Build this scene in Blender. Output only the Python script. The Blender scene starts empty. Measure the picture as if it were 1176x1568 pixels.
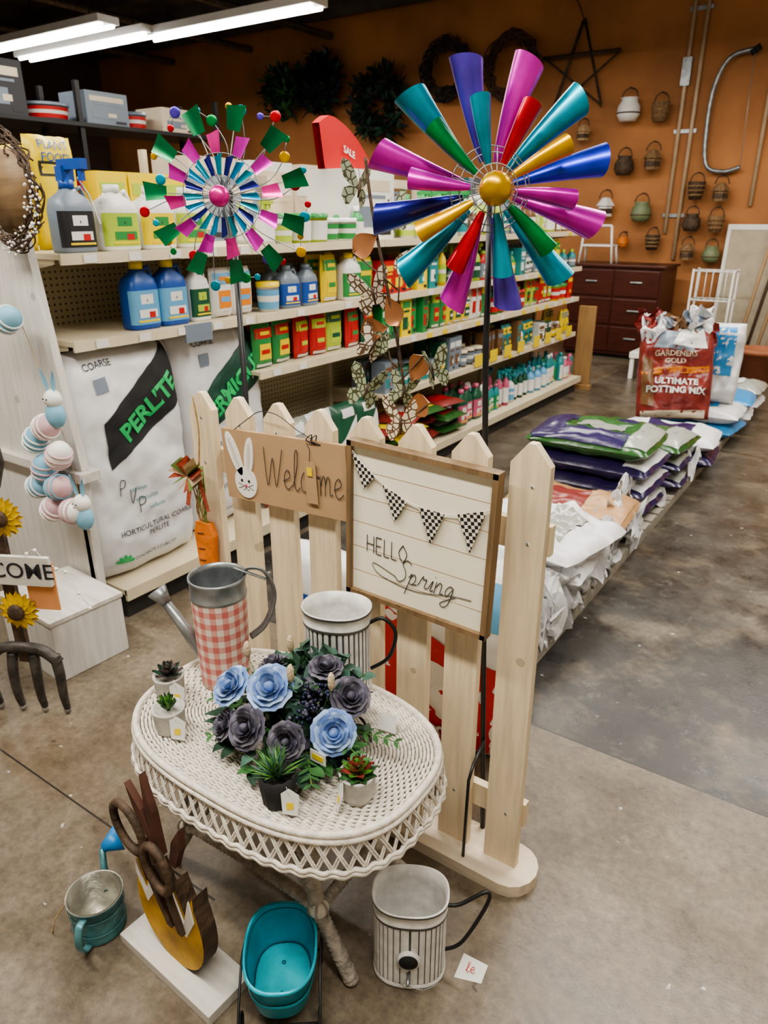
import bpy, math, random
from mathutils import Vector, Matrix, noise
R=random.Random(7)
pi=math.pi
# ------------------------------------------------------------------ materials
MATS={}
def mat(name,col,rough=.6,metal=0,var=.12,scale=8,bump=0,bscale=40,emit=0,spec=None,stretch=(1,1,1),coat=0):
    if name in MATS: return MATS[name]
    m=bpy.data.materials.new(name);m.use_nodes=True;nt=m.node_tree
    b=nt.nodes['Principled BSDF']
    b.inputs['Roughness'].default_value=rough;b.inputs['Metallic'].default_value=metal
    if spec is not None:b.inputs['Specular IOR Level'].default_value=spec
    if coat:b.inputs['Coat Weight'].default_value=coat;b.inputs['Coat Roughness'].default_value=.15
    tc=nt.nodes.new('ShaderNodeTexCoord');mp=nt.nodes.new('ShaderNodeMapping');mp.inputs['Scale'].default_value=stretch
    nt.links.new(tc.outputs['Object'],mp.inputs[0])
    nz=nt.nodes.new('ShaderNodeTexNoise');nz.inputs['Scale'].default_value=scale;nz.inputs['Detail'].default_value=5
    nt.links.new(mp.outputs[0],nz.inputs['Vector'])
    rp=nt.nodes.new('ShaderNodeValToRGB');rp.color_ramp.elements[0].position=.3;rp.color_ramp.elements[1].position=.7
    rp.color_ramp.elements[0].color=tuple(max(0,c*(1-var)) for c in col)+(1,)
    rp.color_ramp.elements[1].color=tuple(min(1,c*(1+var)) for c in col)+(1,)
    nt.links.new(nz.outputs[0],rp.inputs[0]);nt.links.new(rp.outputs[0],b.inputs['Base Color'])
    if emit:
        b.inputs['Emission Color'].default_value=tuple(col)+(1,);b.inputs['Emission Strength'].default_value=emit
    if bump:
        n2=nt.nodes.new('ShaderNodeTexNoise');n2.inputs['Scale'].default_value=bscale;n2.inputs['Detail'].default_value=4
        nt.links.new(mp.outputs[0],n2.inputs['Vector'])
        bp=nt.nodes.new('ShaderNodeBump');bp.inputs['Strength'].default_value=bump;bp.inputs['Distance'].default_value=.01
        nt.links.new(n2.outputs[0],bp.inputs['Height']);nt.links.new(bp.outputs[0],b.inputs['Normal'])
    MATS[name]=m;return m
def nodes_of(m):
    nt=m.node_tree;b=nt.nodes['Principled BSDF'];return nt,b
def mth(nt,op,a,b=None,c=None):
    n=nt.nodes.new('ShaderNodeMath');n.operation=op
    for i,v in enumerate((a,b,c)):
        if v is None: continue
        if isinstance(v,(int,float)): n.inputs[i].default_value=v
        else: nt.links.new(v,n.inputs[i])
    return n.outputs[0]
def mixc(nt,f,a,b):
    n=nt.nodes.new('ShaderNodeMix');n.data_type='RGBA'
    if isinstance(f,(int,float)): n.inputs[0].default_value=f
    else: nt.links.new(f,n.inputs[0])
    for i,v in ((6,a),(7,b)):
        if isinstance(v,tuple): n.inputs[i].default_value=v+(1,) if len(v)==3 else v
        else: nt.links.new(v,n.inputs[i])
    return n.outputs[2]
def ramp(nt,f,stops):
    n=nt.nodes.new('ShaderNodeValToRGB');e=n.color_ramp.elements
    while len(e)<len(stops): e.new(.5)
    for el,(p,c) in zip(e,stops): el.position=p;el.color=tuple(c)+(1,)
    nt.links.new(f,n.inputs[0]);return n.outputs[0]
def noise_n(nt,vec,scale,detail=5,rough=.5):
    n=nt.nodes.new('ShaderNodeTexNoise');n.inputs['Scale'].default_value=scale;n.inputs['Detail'].default_value=detail;n.inputs['Roughness'].default_value=rough
    nt.links.new(vec,n.inputs['Vector']);return n.outputs[0]
def base(name,rough=.6,metal=0):
    m=bpy.data.materials.new(name);m.use_nodes=True;MATS[name]=m
    nt,b=nodes_of(m);b.inputs['Roughness'].default_value=rough;b.inputs['Metallic'].default_value=metal
    tc=nt.nodes.new('ShaderNodeTexCoord');sp=nt.nodes.new('ShaderNodeSeparateXYZ');nt.links.new(tc.outputs['Object'],sp.inputs[0])
    return m,nt,b,tc.outputs['Object'],sp.outputs
# concrete
M_FLOOR,nt,b,vec,S=base('concrete_floor',.35)
n2=noise_n(nt,vec,4,9,.7);n3=noise_n(nt,vec,42,6,.7);n4=noise_n(nt,vec,1.6,7,.65)
c1=ramp(nt,n2,[(.3,(.095,.073,.050)),(.5,(.172,.140,.101)),(.72,(.27,.23,.175))])
c2=ramp(nt,n3,[(.3,(.56,.56,.56)),(.7,(1.14,1.12,1.08))])
mx=nt.nodes.new('ShaderNodeMix');mx.data_type='RGBA';mx.blend_type='MULTIPLY';mx.inputs[0].default_value=1
nt.links.new(c1,mx.inputs[6]);nt.links.new(c2,mx.inputs[7]);col=mx.outputs[2]
col=mixc(nt,mth(nt,'MULTIPLY',ramp(nt,n4,[(.45,(0,0,0)),(.7,(1,1,1))]),.55),col,(.11,.072,.038))
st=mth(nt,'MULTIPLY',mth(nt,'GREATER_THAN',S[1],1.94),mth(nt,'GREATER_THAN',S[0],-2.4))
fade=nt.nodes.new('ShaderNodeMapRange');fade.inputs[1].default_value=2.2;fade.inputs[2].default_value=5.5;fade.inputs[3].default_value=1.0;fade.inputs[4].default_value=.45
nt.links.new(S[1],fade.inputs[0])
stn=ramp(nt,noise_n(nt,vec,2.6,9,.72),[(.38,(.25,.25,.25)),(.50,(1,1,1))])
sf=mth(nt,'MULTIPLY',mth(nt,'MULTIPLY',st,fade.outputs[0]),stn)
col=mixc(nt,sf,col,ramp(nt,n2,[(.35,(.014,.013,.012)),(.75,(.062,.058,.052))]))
sc=ramp(nt,noise_n(nt,vec,6,13,.85),[(.56,(0,0,0)),(.68,(1,1,1))])
col=mixc(nt,mth(nt,'MULTIPLY',sc,.40),col,(.37,.34,.295))
sp_=ramp(nt,noise_n(nt,vec,24,3,.5),[(.72,(0,0,0)),(.75,(1,1,1))])
col=mixc(nt,mth(nt,'MULTIPLY',sp_,.6),col,(.6,.58,.53))
sp2=ramp(nt,noise_n(nt,vec,17,3,.5),[(.25,(1,1,1)),(.28,(0,0,0))])
col=mixc(nt,mth(nt,'MULTIPLY',sp2,.6),col,(.03,.025,.02))
def jline(s,v,w=.004): return mth(nt,'LESS_THAN',mth(nt,'ABSOLUTE',mth(nt,'SUBTRACT',s,v)),w)
j=mth(nt,'MAXIMUM',jline(S[1],1.94),mth(nt,'MULTIPLY',jline(S[1],.85,.003),mth(nt,'LESS_THAN',S[0],-1.1)))
j=mth(nt,'MAXIMUM',j,jline(S[1],5.6))
col=mixc(nt,j,col,(.03,.025,.02));nt.links.new(col,b.inputs['Base Color'])
nt.links.new(mth(nt,'MULTIPLY_ADD',n2,.5,.08),b.inputs['Roughness'])
bp=nt.nodes.new('ShaderNodeBump');bp.inputs['Strength'].default_value=.12;bp.inputs['Distance'].default_value=.01;nt.links.new(n3,bp.inputs['Height']);nt.links.new(bp.outputs[0],b.inputs['Normal'])
# walls
M_ORANGE=mat('orange_wall_paint',(.38,.16,.055),.75,var=.25,scale=1.2,bump=.1)
M_DARKW=mat('dark_wall_paint',(.07,.045,.03),.8)
M_CEIL=mat('dark_ceiling',(.075,.06,.048),.9,var=.4,scale=2)
M_CREAMW=mat('cream_wall',(.5,.45,.37),.8)
M_PEG,nt,b,vec,S=base('pegboard',.6)
fy=mth(nt,'SUBTRACT',mth(nt,'FRACT',mth(nt,'MULTIPLY',S[1],38)),.5);fz=mth(nt,'SUBTRACT',mth(nt,'FRACT',mth(nt,'MULTIPLY',S[2],38)),.5)
d=mth(nt,'ADD',mth(nt,'MULTIPLY',fy,fy),mth(nt,'MULTIPLY',fz,fz))
nt.links.new(mixc(nt,mth(nt,'LESS_THAN',d,.035),(.42,.36,.23),(.06,.05,.03)),b.inputs['Base Color'])
M_SHELF=mat('cream_shelf_metal',(.60,.52,.37),.45,var=.06)
M_SHELFD=mat('shelf_kickplate',(.03,.027,.025),.6)
def wood(name,c,axis=2,dark=.7,rough=.6):
    m,nt,b,vec,S=base(name,rough)
    mp=nt.nodes.new('ShaderNodeMapping');sc=[14,14,14];sc[axis]=1.2;mp.inputs['Scale'].default_value=sc;nt.links.new(vec,mp.inputs[0])
    n=noise_n(nt,mp.outputs[0],3,8,.6)
    a=ramp(nt,n,[(.3,tuple(x*dark for x in c)),(.55,c),(.8,tuple(min(1,x*1.12) for x in c))])
    kn=nt.nodes.new('ShaderNodeTexVoronoi');kn.inputs['Scale'].default_value=5.5;nt.links.new(vec,kn.inputs['Vector'])
    kf=mth(nt,'LESS_THAN',kn.outputs['Distance'],.09)
    nt.links.new(mixc(nt,mth(nt,'MULTIPLY',kf,.6),a,tuple(x*.45 for x in c)),b.inputs['Base Color'])
    bp=nt.nodes.new('ShaderNodeBump');bp.inputs['Strength'].default_value=.25;bp.inputs['Distance'].default_value=.003;nt.links.new(n,bp.inputs['Height']);nt.links.new(bp.outputs[0],b.inputs['Normal'])
    return m
M_PICK=wood('pale_picket_wood',(.72,.59,.40),2,.76)
M_BASEW=wood('pale_base_wood',(.68,.58,.44),0,.8)
M_WHW=wood('whitewashed_wood',(.60,.58,.54),2,.82)
M_WHWX=wood('whitewashed_plank',(.58,.55,.50),0,.76)
M_PALW=wood('grey_pallet_wood',(.36,.33,.28),1,.7)
M_FRAME=wood('tan_frame_wood',(.22,.14,.07),2,.55)
M_POST=wood('honey_post_wood',(.34,.20,.08),2,.7)
M_CAB=wood('mahogany',(.065,.014,.008),0,.6,.35)
M_BRN=mat('bark_brown',(.07,.042,.024),.7,var=.5,scale=25,bump=.6,bscale=60,)
M_WICKB=mat('tan_wicker',(.22,.13,.06),.8,var=.45,scale=60,bump=.6,bscale=90)
M_TAN=mat('kraft_tan',(.40,.26,.14),.8,var=.05)
M_BOARD=mat('cream_sign_board',(.80,.75,.60),.7,var=.03)
M_WHITE=mat('white_paint',(.78,.76,.72),.5,var=.04)
M_BLACK=mat('black_metal',(.012,.012,.013),.4,var=.2)
M_BLKM=mat('black_matte',(.015,.015,.016),.8)
M_INK=mat('ink',(.02,.02,.025),.8)
M_GALV=mat('galvanised_metal',(.30,.32,.33),.38,.75,var=.3,scale=18,bump=.1)
M_ENAM=mat('whitewashed_metal',(.68,.67,.64),.5,.1,var=.18,scale=30,bump=.2)
M_GROOVE=mat('dark_groove_metal',(.12,.12,.12),.6,.3,var=.5)
M_TURQ=mat('turquoise_paint',(.015,.34,.44),.35,.2,var=.18,scale=12,bump=.15)
M_TURQF=mat('turquoise_tub_floor',(.03,.42,.50),.3,.2,var=.2,scale=16,bump=.15)
M_TURQS=mat('turquoise_seam',(.005,.12,.17),.5,.2)
M_TURQD=mat('turquoise_patina',(.10,.25,.27),.45,.5,var=.45,scale=18,bump=.2)
M_GALVI=mat('galvanised_inside',(.28,.27,.22),.4,.7,var=.5,scale=14,bump=.2)
M_WICK=mat('white_wicker',(.70,.65,.57),.6,var=.18,scale=60,bump=.3,bscale=200)
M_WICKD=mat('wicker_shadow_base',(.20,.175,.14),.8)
M_WICKG=mat('worn_wicker_wrap',(.36,.32,.27),.7,var=.4,scale=45,bump=.5,bscale=120)
M_YEL=mat('mustard_wood',(.50,.28,.02),.6,var=.35,scale=14,bump=.2)
M_MAROON=mat('rust_brown_wood',(.10,.04,.025),.7,var=.3,scale=20)
M_CEMENT=mat('cement_pot',(.48,.47,.43),.8,var=.2,scale=30,bump=.3)
M_GREEN=mat('leaf_green',(.045,.14,.04),.55,var=.4,scale=20)
M_GREEN2=mat('eucalyptus_green',(.065,.145,.105),.55,var=.35,scale=20)
M_GREEN3=mat('bright_leaf_green',(.10,.26,.04),.5,var=.3,scale=25)
M_GREEN4=mat('dark_leaf_green',(.018,.055,.03),.6,var=.4,scale=25)
M_BLUE1=mat('blue_petal',(.16,.26,.52),.65,var=.3,scale=35)
M_BLUE2=mat('pale_blue_petal',(.32,.45,.68),.65,var=.25,scale=35)
M_PURP=mat('dusty_purple_petal',(.085,.08,.115),.65,var=.35,scale=30)
M_PURP2=mat('grey_purple_petal',(.15,.14,.17),.65,var=.3,scale=30)
M_NAVYB=mat('navy_berry',(.015,.02,.055),.4,var=.3)
M_GRASS=mat('bunny_tail',(.62,.50,.34),.9,var=.1,bump=.5,bscale=200)
M_REDSUC=mat('red_succulent',(.32,.06,.045),.5,var=.3)
M_ORANGE2=mat('orange_carrot',(.62,.17,.02),.7,var=.25,scale=20,bump=.3)
M_TWINE=mat('twine',(.36,.24,.11),.9,var=.3,scale=80)
M_PLAID=mat('plaid_ribbon',(.50,.12,.07),.8,var=.5,scale=60)
M_TUBE=mat('lamp_tube',(1,.98,.93),.4,var=0,emit=16)
SP={}
for k,c in dict(indigo=(.09,.05,.45),magenta=(.56,.02,.42),teal=(0,.28,.40),blue=(.02,.04,.50),red=(.48,.004,.015),gold=(.60,.34,.0),green=(.0,.26,.06),navy=(.012,.015,.22),pink=(.75,.04,.32),dgreen=(.0,.14,.045),cyan=(0,.25,.50)).items():
    SP[k]=mat('spinner_'+k,c,.32,.6,var=.3,scale=14,coat=.3)
M_GING,nt,b,vec,S=base('gingham',.5)
an=mth(nt,'ARCTAN2',S[1],S[0])
a1=mth(nt,'GREATER_THAN',mth(nt,'FRACT',mth(nt,'MULTIPLY',an,14/(2*pi)*1.0)),.5)
a2=mth(nt,'GREATER_THAN',mth(nt,'FRACT',mth(nt,'MULTIPLY',S[2],31)),.5)
sm=mth(nt,'MULTIPLY',mth(nt,'ADD',a1,a2),.5)
nt.links.new(ramp(nt,sm,[(0,(.74,.65,.57)),(.5,(.66,.34,.29)),(1,(.56,.16,.14))]),b.inputs['Base Color'])
M_CHECK,nt,b,vec,S=base('buffalo_check',.8)
ck=nt.nodes.new('ShaderNodeTexChecker');ck.inputs['Scale'].default_value=1
mp=nt.nodes.new('ShaderNodeMapping');mp.inputs['Scale'].default_value=(120,0,120);mp.inputs['Location'].default_value=(0,.5,0);mp.inputs['Rotation'].default_value=(0,.2,0)
nt.links.new(vec,mp.inputs[0]);nt.links.new(mp.outputs[0],ck.inputs['Vector']);ck.inputs['Color1'].default_value=(.012,.012,.012,1);ck.inputs['Color2'].default_value=(.70,.64,.52,1)
nt.links.new(ck.outputs[0],b.inputs['Base Color'])
def wing(name,c1,c2):
    m,nt,b,vec,S=base(name,.4,.3)
    v=nt.nodes.new('ShaderNodeTexVoronoi');v.feature='DISTANCE_TO_EDGE';v.inputs['Scale'].default_value=65;nt.links.new(vec,v.inputs['Vector'])
    nt.links.new(mixc(nt,mth(nt,'LESS_THAN',v.outputs['Distance'],.09),c1,c2),b.inputs['Base Color']);return m
M_WG1=wing('wing_cream',(.72,.66,.52),(.12,.07,.04));M_WG2=wing('wing_green',(.36,.42,.28),(.08,.08,.04));M_COPPER=mat('copper',(.40,.18,.08),.4,.6)
def bagm(name,c,rough=.38): return mat(name,c,rough,var=.09,scale=5,bump=.4,bscale=16)
M_BAGW=bagm('white_bag_plastic',(.64,.64,.65));M_BAGP=bagm('purple_bag_plastic',(.025,.015,.075),.25);M_BAGT=bagm('tan_bag_plastic',(.40,.23,.11));M_BAGR=bagm('red_bag_plastic',(.20,.03,.025),.3)
M_BAGB=bagm('blue_bag_plastic',(.04,.24,.52),.3);M_BAGG=bagm('green_bag_plastic',(.03,.10,.025),.22);M_BAGY=bagm('yellow_bag_plastic',(.72,.54,.01),.4);M_BAGO=bagm('orange_bag_plastic',(.55,.18,.02),.3);M_BAGC=bagm('clear_grey_bag_plastic',(.30,.31,.28),.2)
M_TGREEN=mat('print_green',(.02,.42,.12),.5);M_TDG=mat('print_dark_green',(.006,.05,.03),.5);M_TRED=mat('print_red',(.55,.03,.03),.5)
COL=dict(white=(.68,.68,.65),yellow=(.74,.55,.02),blue=(.01,.07,.32),green=(.03,.23,.06),red=(.46,.02,.02),dkgreen=(.01,.08,.04),gray=(.17,.21,.26),orange=(.66,.21,.02),lime=(.38,.50,.06),black=(.02,.02,.025),teal=(.02,.22,.24),lblue=(.12,.34,.56),cream=(.58,.50,.38),brown=(.16,.085,.04),pink=(.48,.10,.18))
PM={k:mat('package_'+k,v,.38,var=.05) for k,v in COL.items()}
# ------------------------------------------------------------------ geometry
I4=Matrix.Identity(4)
def T(x,y,z): return Matrix.Translation((x,y,z))
def RX(a): return Matrix.Rotation(math.radians(a),4,'X')
def RY(a): return Matrix.Rotation(math.radians(a),4,'Y')
def RZ(a): return Matrix.Rotation(math.radians(a),4,'Z')
def SC(x,y,z): return Matrix.Diagonal((x,y,z,1))
def cr(pts,n=6,closed=False):
    P=[Vector(p) for p in pts];out=[];L=len(P)
    rng=range(L if closed else L-1)
    for i in rng:
        p0=P[(i-1)%L] if closed or i>0 else P[0];p1=P[i];p2=P[(i+1)%L];p3=P[(i+2)%L] if closed or i+2<L else P[-1]
        for k in range(n):
            t=k/n;out.append(.5*((2*p1)+(p2-p0)*t+(2*p0-5*p1+4*p2-p3)*t*t+(3*p1-p0-3*p2+p3)*t**3))
    if not closed: out.append(P[-1])
    return out
class G:
    def __init__(s): s.v=[];s.f=[];s.m=[];s.sm=[];s.mats=[];s.M=I4
    def mi(s,m):
        if m not in s.mats: s.mats.append(m)
        return s.mats.index(m)
    def add(s,vs,fs,m,smooth=False,M=None):
        o=len(s.v);X=s.M@M if M is not None else s.M
        s.v+=[X@Vector(v) for v in vs];i=s.mi(m) if not callable(m) else 0
        for k,f in enumerate(fs):
            s.f.append([a+o for a in f]);s.m.append(s.mi(m(k)) if callable(m) else i);s.sm.append(smooth)
    def box(s,c,d,m,M=None):
        x,y,z=d[0]/2,d[1]/2,d[2]/2
        vs=[(c[0]+a*x,c[1]+b*y,c[2]+e*z) for a in(-1,1) for b in(-1,1) for e in(-1,1)]
        s.add(vs,[(0,1,3,2),(4,6,7,5),(0,4,5,1),(2,3,7,6),(0,2,6,4),(1,5,7,3)],m,False,M)
    def b2(s,x0,x1,y0,y1,z0,z1,m): s.box(((x0+x1)/2,(y0+y1)/2,(z0+z1)/2),(x1-x0,y1-y0,z1-z0),m)
    def lathe(s,prof,m,n=32,sx=1,sy=1,M=None,e=2,rf=None,mf=None,smooth=True):
        vs=[];fs=[];k=len(prof)
        for r,z in prof:
            for i in range(n):
                a=2*pi*i/n;c,q=math.cos(a),math.sin(a)
                rr=r*(rf(a,z) if rf else 1)
                if e!=2: c=math.copysign(abs(c)**(2/e),c);q=math.copysign(abs(q)**(2/e),q)
                vs.append((rr*sx*c,rr*sy*q,z))
        for j in range(k-1):
            for i in range(n):
                fs.append((j*n+i,j*n+(i+1)%n,(j+1)*n+(i+1)%n,(j+1)*n+i))
        if mf: s.add(vs,fs,lambda q:mf(q%n,q//n),smooth,M)
        else: s.add(vs,fs,m,smooth,M)
    def loft(s,secs,m,n=24,M=None,e=4,caps=True):
        vs=[];fs=[]
        for z,a,b in secs:
            for i in range(n):
                t=2*pi*i/n;c,q=math.cos(t),math.sin(t)
                vs.append((a*math.copysign(abs(c)**(2/e),c),b*math.copysign(abs(q)**(2/e),q),z))
        for j in range(len(secs)-1):
            for i in range(n): fs.append((j*n+i,j*n+(i+1)%n,(j+1)*n+(i+1)%n,(j+1)*n+i))
        if caps: fs.append(tuple(range(n))[::-1]);fs.append(tuple((len(secs)-1)*n+i for i in range(n)))
        s.add(vs,fs,m,True,M)
    def tube(s,pts,r,m,n=6,closed=False,M=None,caps=True,flat=1):
        P=[Vector(p) for p in pts];L=len(P)
        if L<2:return
        vs=[];fs=[];up=None
        for i,p in enumerate(P):
            if closed: t=(P[(i+1)%L]-P[i-1])
            else: t=P[min(i+1,L-1)]-P[max(i-1,0)]
            if t.length<1e-9:t=Vector((0,0,1))
            t.normalize()
            if up is None:
                up=Vector((0,0,1)) if abs(t.z)<.9 else Vector((1,0,0))
            up=(up-t*up.dot(t))
            if up.length<1e-6: up=t.orthogonal()
            up.normalize();sd=t.cross(up)
            rr=r[i] if isinstance(r,(list,tuple)) else r
            for k in range(n):
                a=2*pi*k/n;vs.append(p+up*(math.cos(a)*rr*flat)+sd*(math.sin(a)*rr))
        for i in range(L if closed else L-1):
            j=(i+1)%L
            for k in range(n): fs.append((i*n+k,i*n+(k+1)%n,j*n+(k+1)%n,j*n+k))
        if caps and not closed: fs.append(tuple(range(n))[::-1]);fs.append(tuple((L-1)*n+k for k in range(n)))
        s.add(vs,fs,m,True,M)
    def cyl(s,a,b,r,m,n=12,r2=None): s.tube([a,b],[r,r2 if r2 is not None else r],m,n)
    def ball(s,c,r,m,sc=(1,1,1),nu=14,nv=9,M=None,nz=0):
        vs=[];fs=[]
        for j in range(nv+1):
            ph=pi*j/nv
            for i in range(nu):
                t=2*pi*i/nu;d=Vector((math.sin(ph)*math.cos(t),math.sin(ph)*math.sin(t),math.cos(ph)))
                k=1+(noise.noise(d*2+Vector(c)*7)*nz if nz else 0)
                vs.append((c[0]+r*sc[0]*d.x*k,c[1]+r*sc[1]*d.y*k,c[2]+r*sc[2]*d.z*k))
        for j in range(nv):
            for i in range(nu): fs.append((j*nu+i,(j+1)*nu+i,(j+1)*nu+(i+1)%nu,j*nu+(i+1)%nu))
        s.add(vs,fs,m,True,M)
    def prism(s,poly,t,m,M=None,m2=None):
        n=len(poly);A=sum(poly[i][0]*poly[(i+1)%n][1]-poly[(i+1)%n][0]*poly[i][1] for i in range(n))
        if A<0: poly=poly[::-1]
        vs=[(x,0,z) for x,z in poly]+[(x,t,z) for x,z in poly]
        s.add(vs,[tuple(range(n)),tuple(range(2*n-1,n-1,-1))],m,False,M)
        s.add(vs,[(i,i+n,(i+1)%n+n,(i+1)%n) for i in range(n)],m2 or m,False,M)
    def sheet(s,fn,nu,nv,m,M=None,smooth=True):
        vs=[fn(i/nu,j/nv) for j in range(nv+1) for i in range(nu+1)]
        fs=[(j*(nu+1)+i,j*(nu+1)+i+1,(j+1)*(nu+1)+i+1,(j+1)*(nu+1)+i) for j in range(nv) for i in range(nu)]
        s.add(vs,fs,m,smooth,M)
    def leaf(s,M,l,w,m,bend=.3,cup=.2,pw=.8):
        def fn(u,t):
            q=(u-.5)*2;hw=w/2*max(0,math.sin(pi*min(1,t**pw)))+.0003
            return (q*hw,l*t,bend*l*t*t+cup*w*(q*q)*.5)
        s.sheet(fn,2,6,m,M)
    def text(s,body,size,m,mapf,align='CENTER',bold=0):
        cu=bpy.data.curves.new('t','FONT');cu.body=body;cu.size=size;cu.align_x=align;cu.align_y='CENTER';cu.offset=bold;cu.resolution_u=4
        o=bpy.data.objects.new('t',cu);bpy.context.scene.collection.objects.link(o)
        me=bpy.data.meshes.new_from_object(o)
        s.add([mapf(v.co.x,v.co.y) for v in me.vertices],[tuple(p.vertices) for p in me.polygons],m)
        bpy.data.objects.remove(o);bpy.data.curves.remove(cu);bpy.data.meshes.remove(me)
    def strokes(s,word,size,r,m,mapf,slant=.2,gap=.08):
        x=0
        for ch in word:
            ss,w=LET[ch]
            for st in ss:
                pts=cr([(p[0],p[1],0) for p in st],5) if len(st)>2 else [Vector((p[0],p[1],0)) for p in st]
                s.tube([mapf((x+p.x+slant*p.y)*size,p.y*size) for p in pts],r,m,4)
            x+=w+gap
        return x*size
    def make(s,name,loc=(0,0,0),rot=(0,0,0),bevel=0):
        me=bpy.data.meshes.new(name)
        me.from_pydata([tuple(v) for v in s.v],[],s.f)
        for m in s.mats: me.materials.append(m)
        me.polygons.foreach_set('material_index',s.m);me.polygons.foreach_set('use_smooth',s.sm);me.update()
        o=bpy.data.objects.new(name,me);bpy.context.scene.collection.objects.link(o);o.location=loc;o.rotation_euler=rot
        if bevel:
            md=o.modifiers.new('bevel','BEVEL');md.width=bevel;md.segments=2;md.limit_method='ANGLE';md.angle_limit=math.radians(50)
        return o
LET={'W':([[(0,1),(.15,0),(.38,.75),(.52,0),(.8,1)]],.75),'e':([[(0,.2),(.28,.32),(.2,.5),(.05,.35),(.08,.08),(.22,0),(.38,.12)]],.33),
'l':([[(0,.1),(.18,.6),(.2,1),(.1,.95),(.07,.2),(.16,0),(.3,.1)]],.24),'c':([[(.28,.42),(.14,.5),(.02,.25),(.12,0),(.34,.12)]],.3),
'o':([[(.2,.5),(.03,.3),(.1,0),(.28,.1),(.28,.4),(.17,.5),(.4,.44)]],.34),'m':([[(0,.5),(.03,0)],[(.03,.25),(.12,.5),(.2,.4),(.2,0)],[(.2,.25),(.3,.5),(.38,.4),(.4,.05),(.5,.08)]],.46),
'S':([[(.45,.85),(.25,1),(.1,.8),(.28,.52),(.34,.2),(.15,0),(-.05,.15)]],.4),'p':([[(0,.3),(.08,.5),(.05,0),(.02,-.45)],[(.05,.3),(.18,.5),(.28,.3),(.2,.05),(.07,.08)],[(.2,.05),(.38,.1)]],.34),
'r':([[(0,.1),(.1,.55),(.14,.42),(.27,.45),(.26,.1),(.38,.1)]],.33),'i':([[(0,.1),(.1,.5),(.1,.05),(.2,.1)],[(.14,.68),(.15,.7)]],.16),
'n':([[(0,.5),(.02,0)],[(.02,.25),(.12,.5),(.22,.42),(.24,.05),(.34,.1)]],.3),'g':([[(.3,.42),(.14,.5),(.03,.25),(.13,.03),(.28,.4),(.28,-.25),(.12,-.45),(0,-.3),(.45,.12)]],.4),
'H':([[(0,0),(0,1)],[(.45,0),(.45,1)],[(0,.5),(.45,.5)]],.5),'E':([[(0,0),(0,1)],[(0,0),(.35,0)],[(0,.5),(.3,.5)],[(0,1),(.35,1)]],.4),'L':([[(0,1),(0,0)],[(0,0),(.33,0)]],.36),'O':([[(.25,1),(0,.5),(.25,0),(.5,.5),(.25,1)]],.5),
'P':([[(0,0),(0,1),(.4,.9),(.35,.55),(0,.5)]],.4),'V':([[(0,1),(.25,0),(.5,1)]],.5)}
def bagf(w,h,t,seed=0,wr=.012,p=5):
    sd=Vector((seed*3.7,seed*1.3,seed*2.1))
    def F(u,v,side=-1,off=0):
        e=max(0,(1-abs(u)**p)*(1-abs(v)**p))**.5
        q=Vector((u*w*4,v*h*4,side))+sd
        n=noise.noise(q*.8)*wr*1.3+noise.noise(q*2.3)*wr*.6+noise.noise(q*6)*wr*.25
        return Vector((u*w/2*(1+.03*noise.noise(Vector((v*3,0,0))+sd)-.03*abs(v)**3),side*(t/2*e+n*e+off),v*h/2*(1+.025*noise.noise(Vector((u*3,5,0))+sd))))
    return F
def addbag(g,w,h,t,m,M=I4,seed=0,wr=.012,nu=20,nv=26,mback=None,p=5):
    F=bagf(w,h,t,seed,wr,p)
    g.sheet(lambda a,b:F(2*a-1,2*b-1,-1),nu,nv,m,M);g.sheet(lambda a,b:F(1-2*a,2*b-1,1),nu,nv,mback or m,M)
    return F
def patch(g,F,c,m,M=I4,off=.003,n=10):
    def fn(a,b):
        p=[(c[0][i]*(1-a)+c[1][i]*a)*(1-b)+(c[3][i]*(1-a)+c[2][i]*a)*b for i in(0,1)]
        return F(p[0],p[1],-1,off)
    g.sheet(fn,n,n,m,M)
def rect(u0,u1,v0,v1): return [(u0,v0),(u1,v0),(u1,v1),(u0,v1)]
def bagtext(g,F,w,h,body,size,m,cu,cv,ang=0,M=I4,off=.006,bold=0):
    ca,sa=math.cos(math.radians(ang)),math.sin(math.radians(ang))
    old=g.M;g.M=g.M@M
    g.text(body,size,m,lambda x,y:F(cu+(x*ca-y*sa)*2/w,cv+(x*sa+y*ca)*2/h,-1,off),bold=bold);g.M=old
# ------------------------------------------------------------------ room
X0,X1,Y0,Y1,H=-13,2.6,-2.5,9.75,4.3
g=G();g.b2(X0,X1,Y0,Y1,-.1,0,M_FLOOR);g.make('floor')
g=G();g.b2(X0,X1,Y0,Y1,H,H+.1,M_CEIL)
for i in range(12):
    y=-1.8+i*1.02;g.b2(X0,X1,y-.04,y+.04,H-.16,H,M_CEIL)
for x in(-11,-9.2,-7.6): g.tube([(x,Y0,H-.3),(x,Y1,H-.3)],.05,M_GALV,8)
g.make('ceiling')
g=G();g.b2(X0,X1,Y1,Y1+.1,0,H,M_ORANGE);g.make('wall_back')
g=G();g.b2(X0-.1,X0,Y0,Y1,0,H,M_DARKW);g.make('wall_left')
g=G();g.b2(X1,X1+.1,Y0,Y1,0,H,M_CREAMW);g.make('wall_right')
g=G();g.b2(X0,X1,Y0-.1,Y0,0,H,M_CREAMW);g.make('wall_front')
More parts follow.
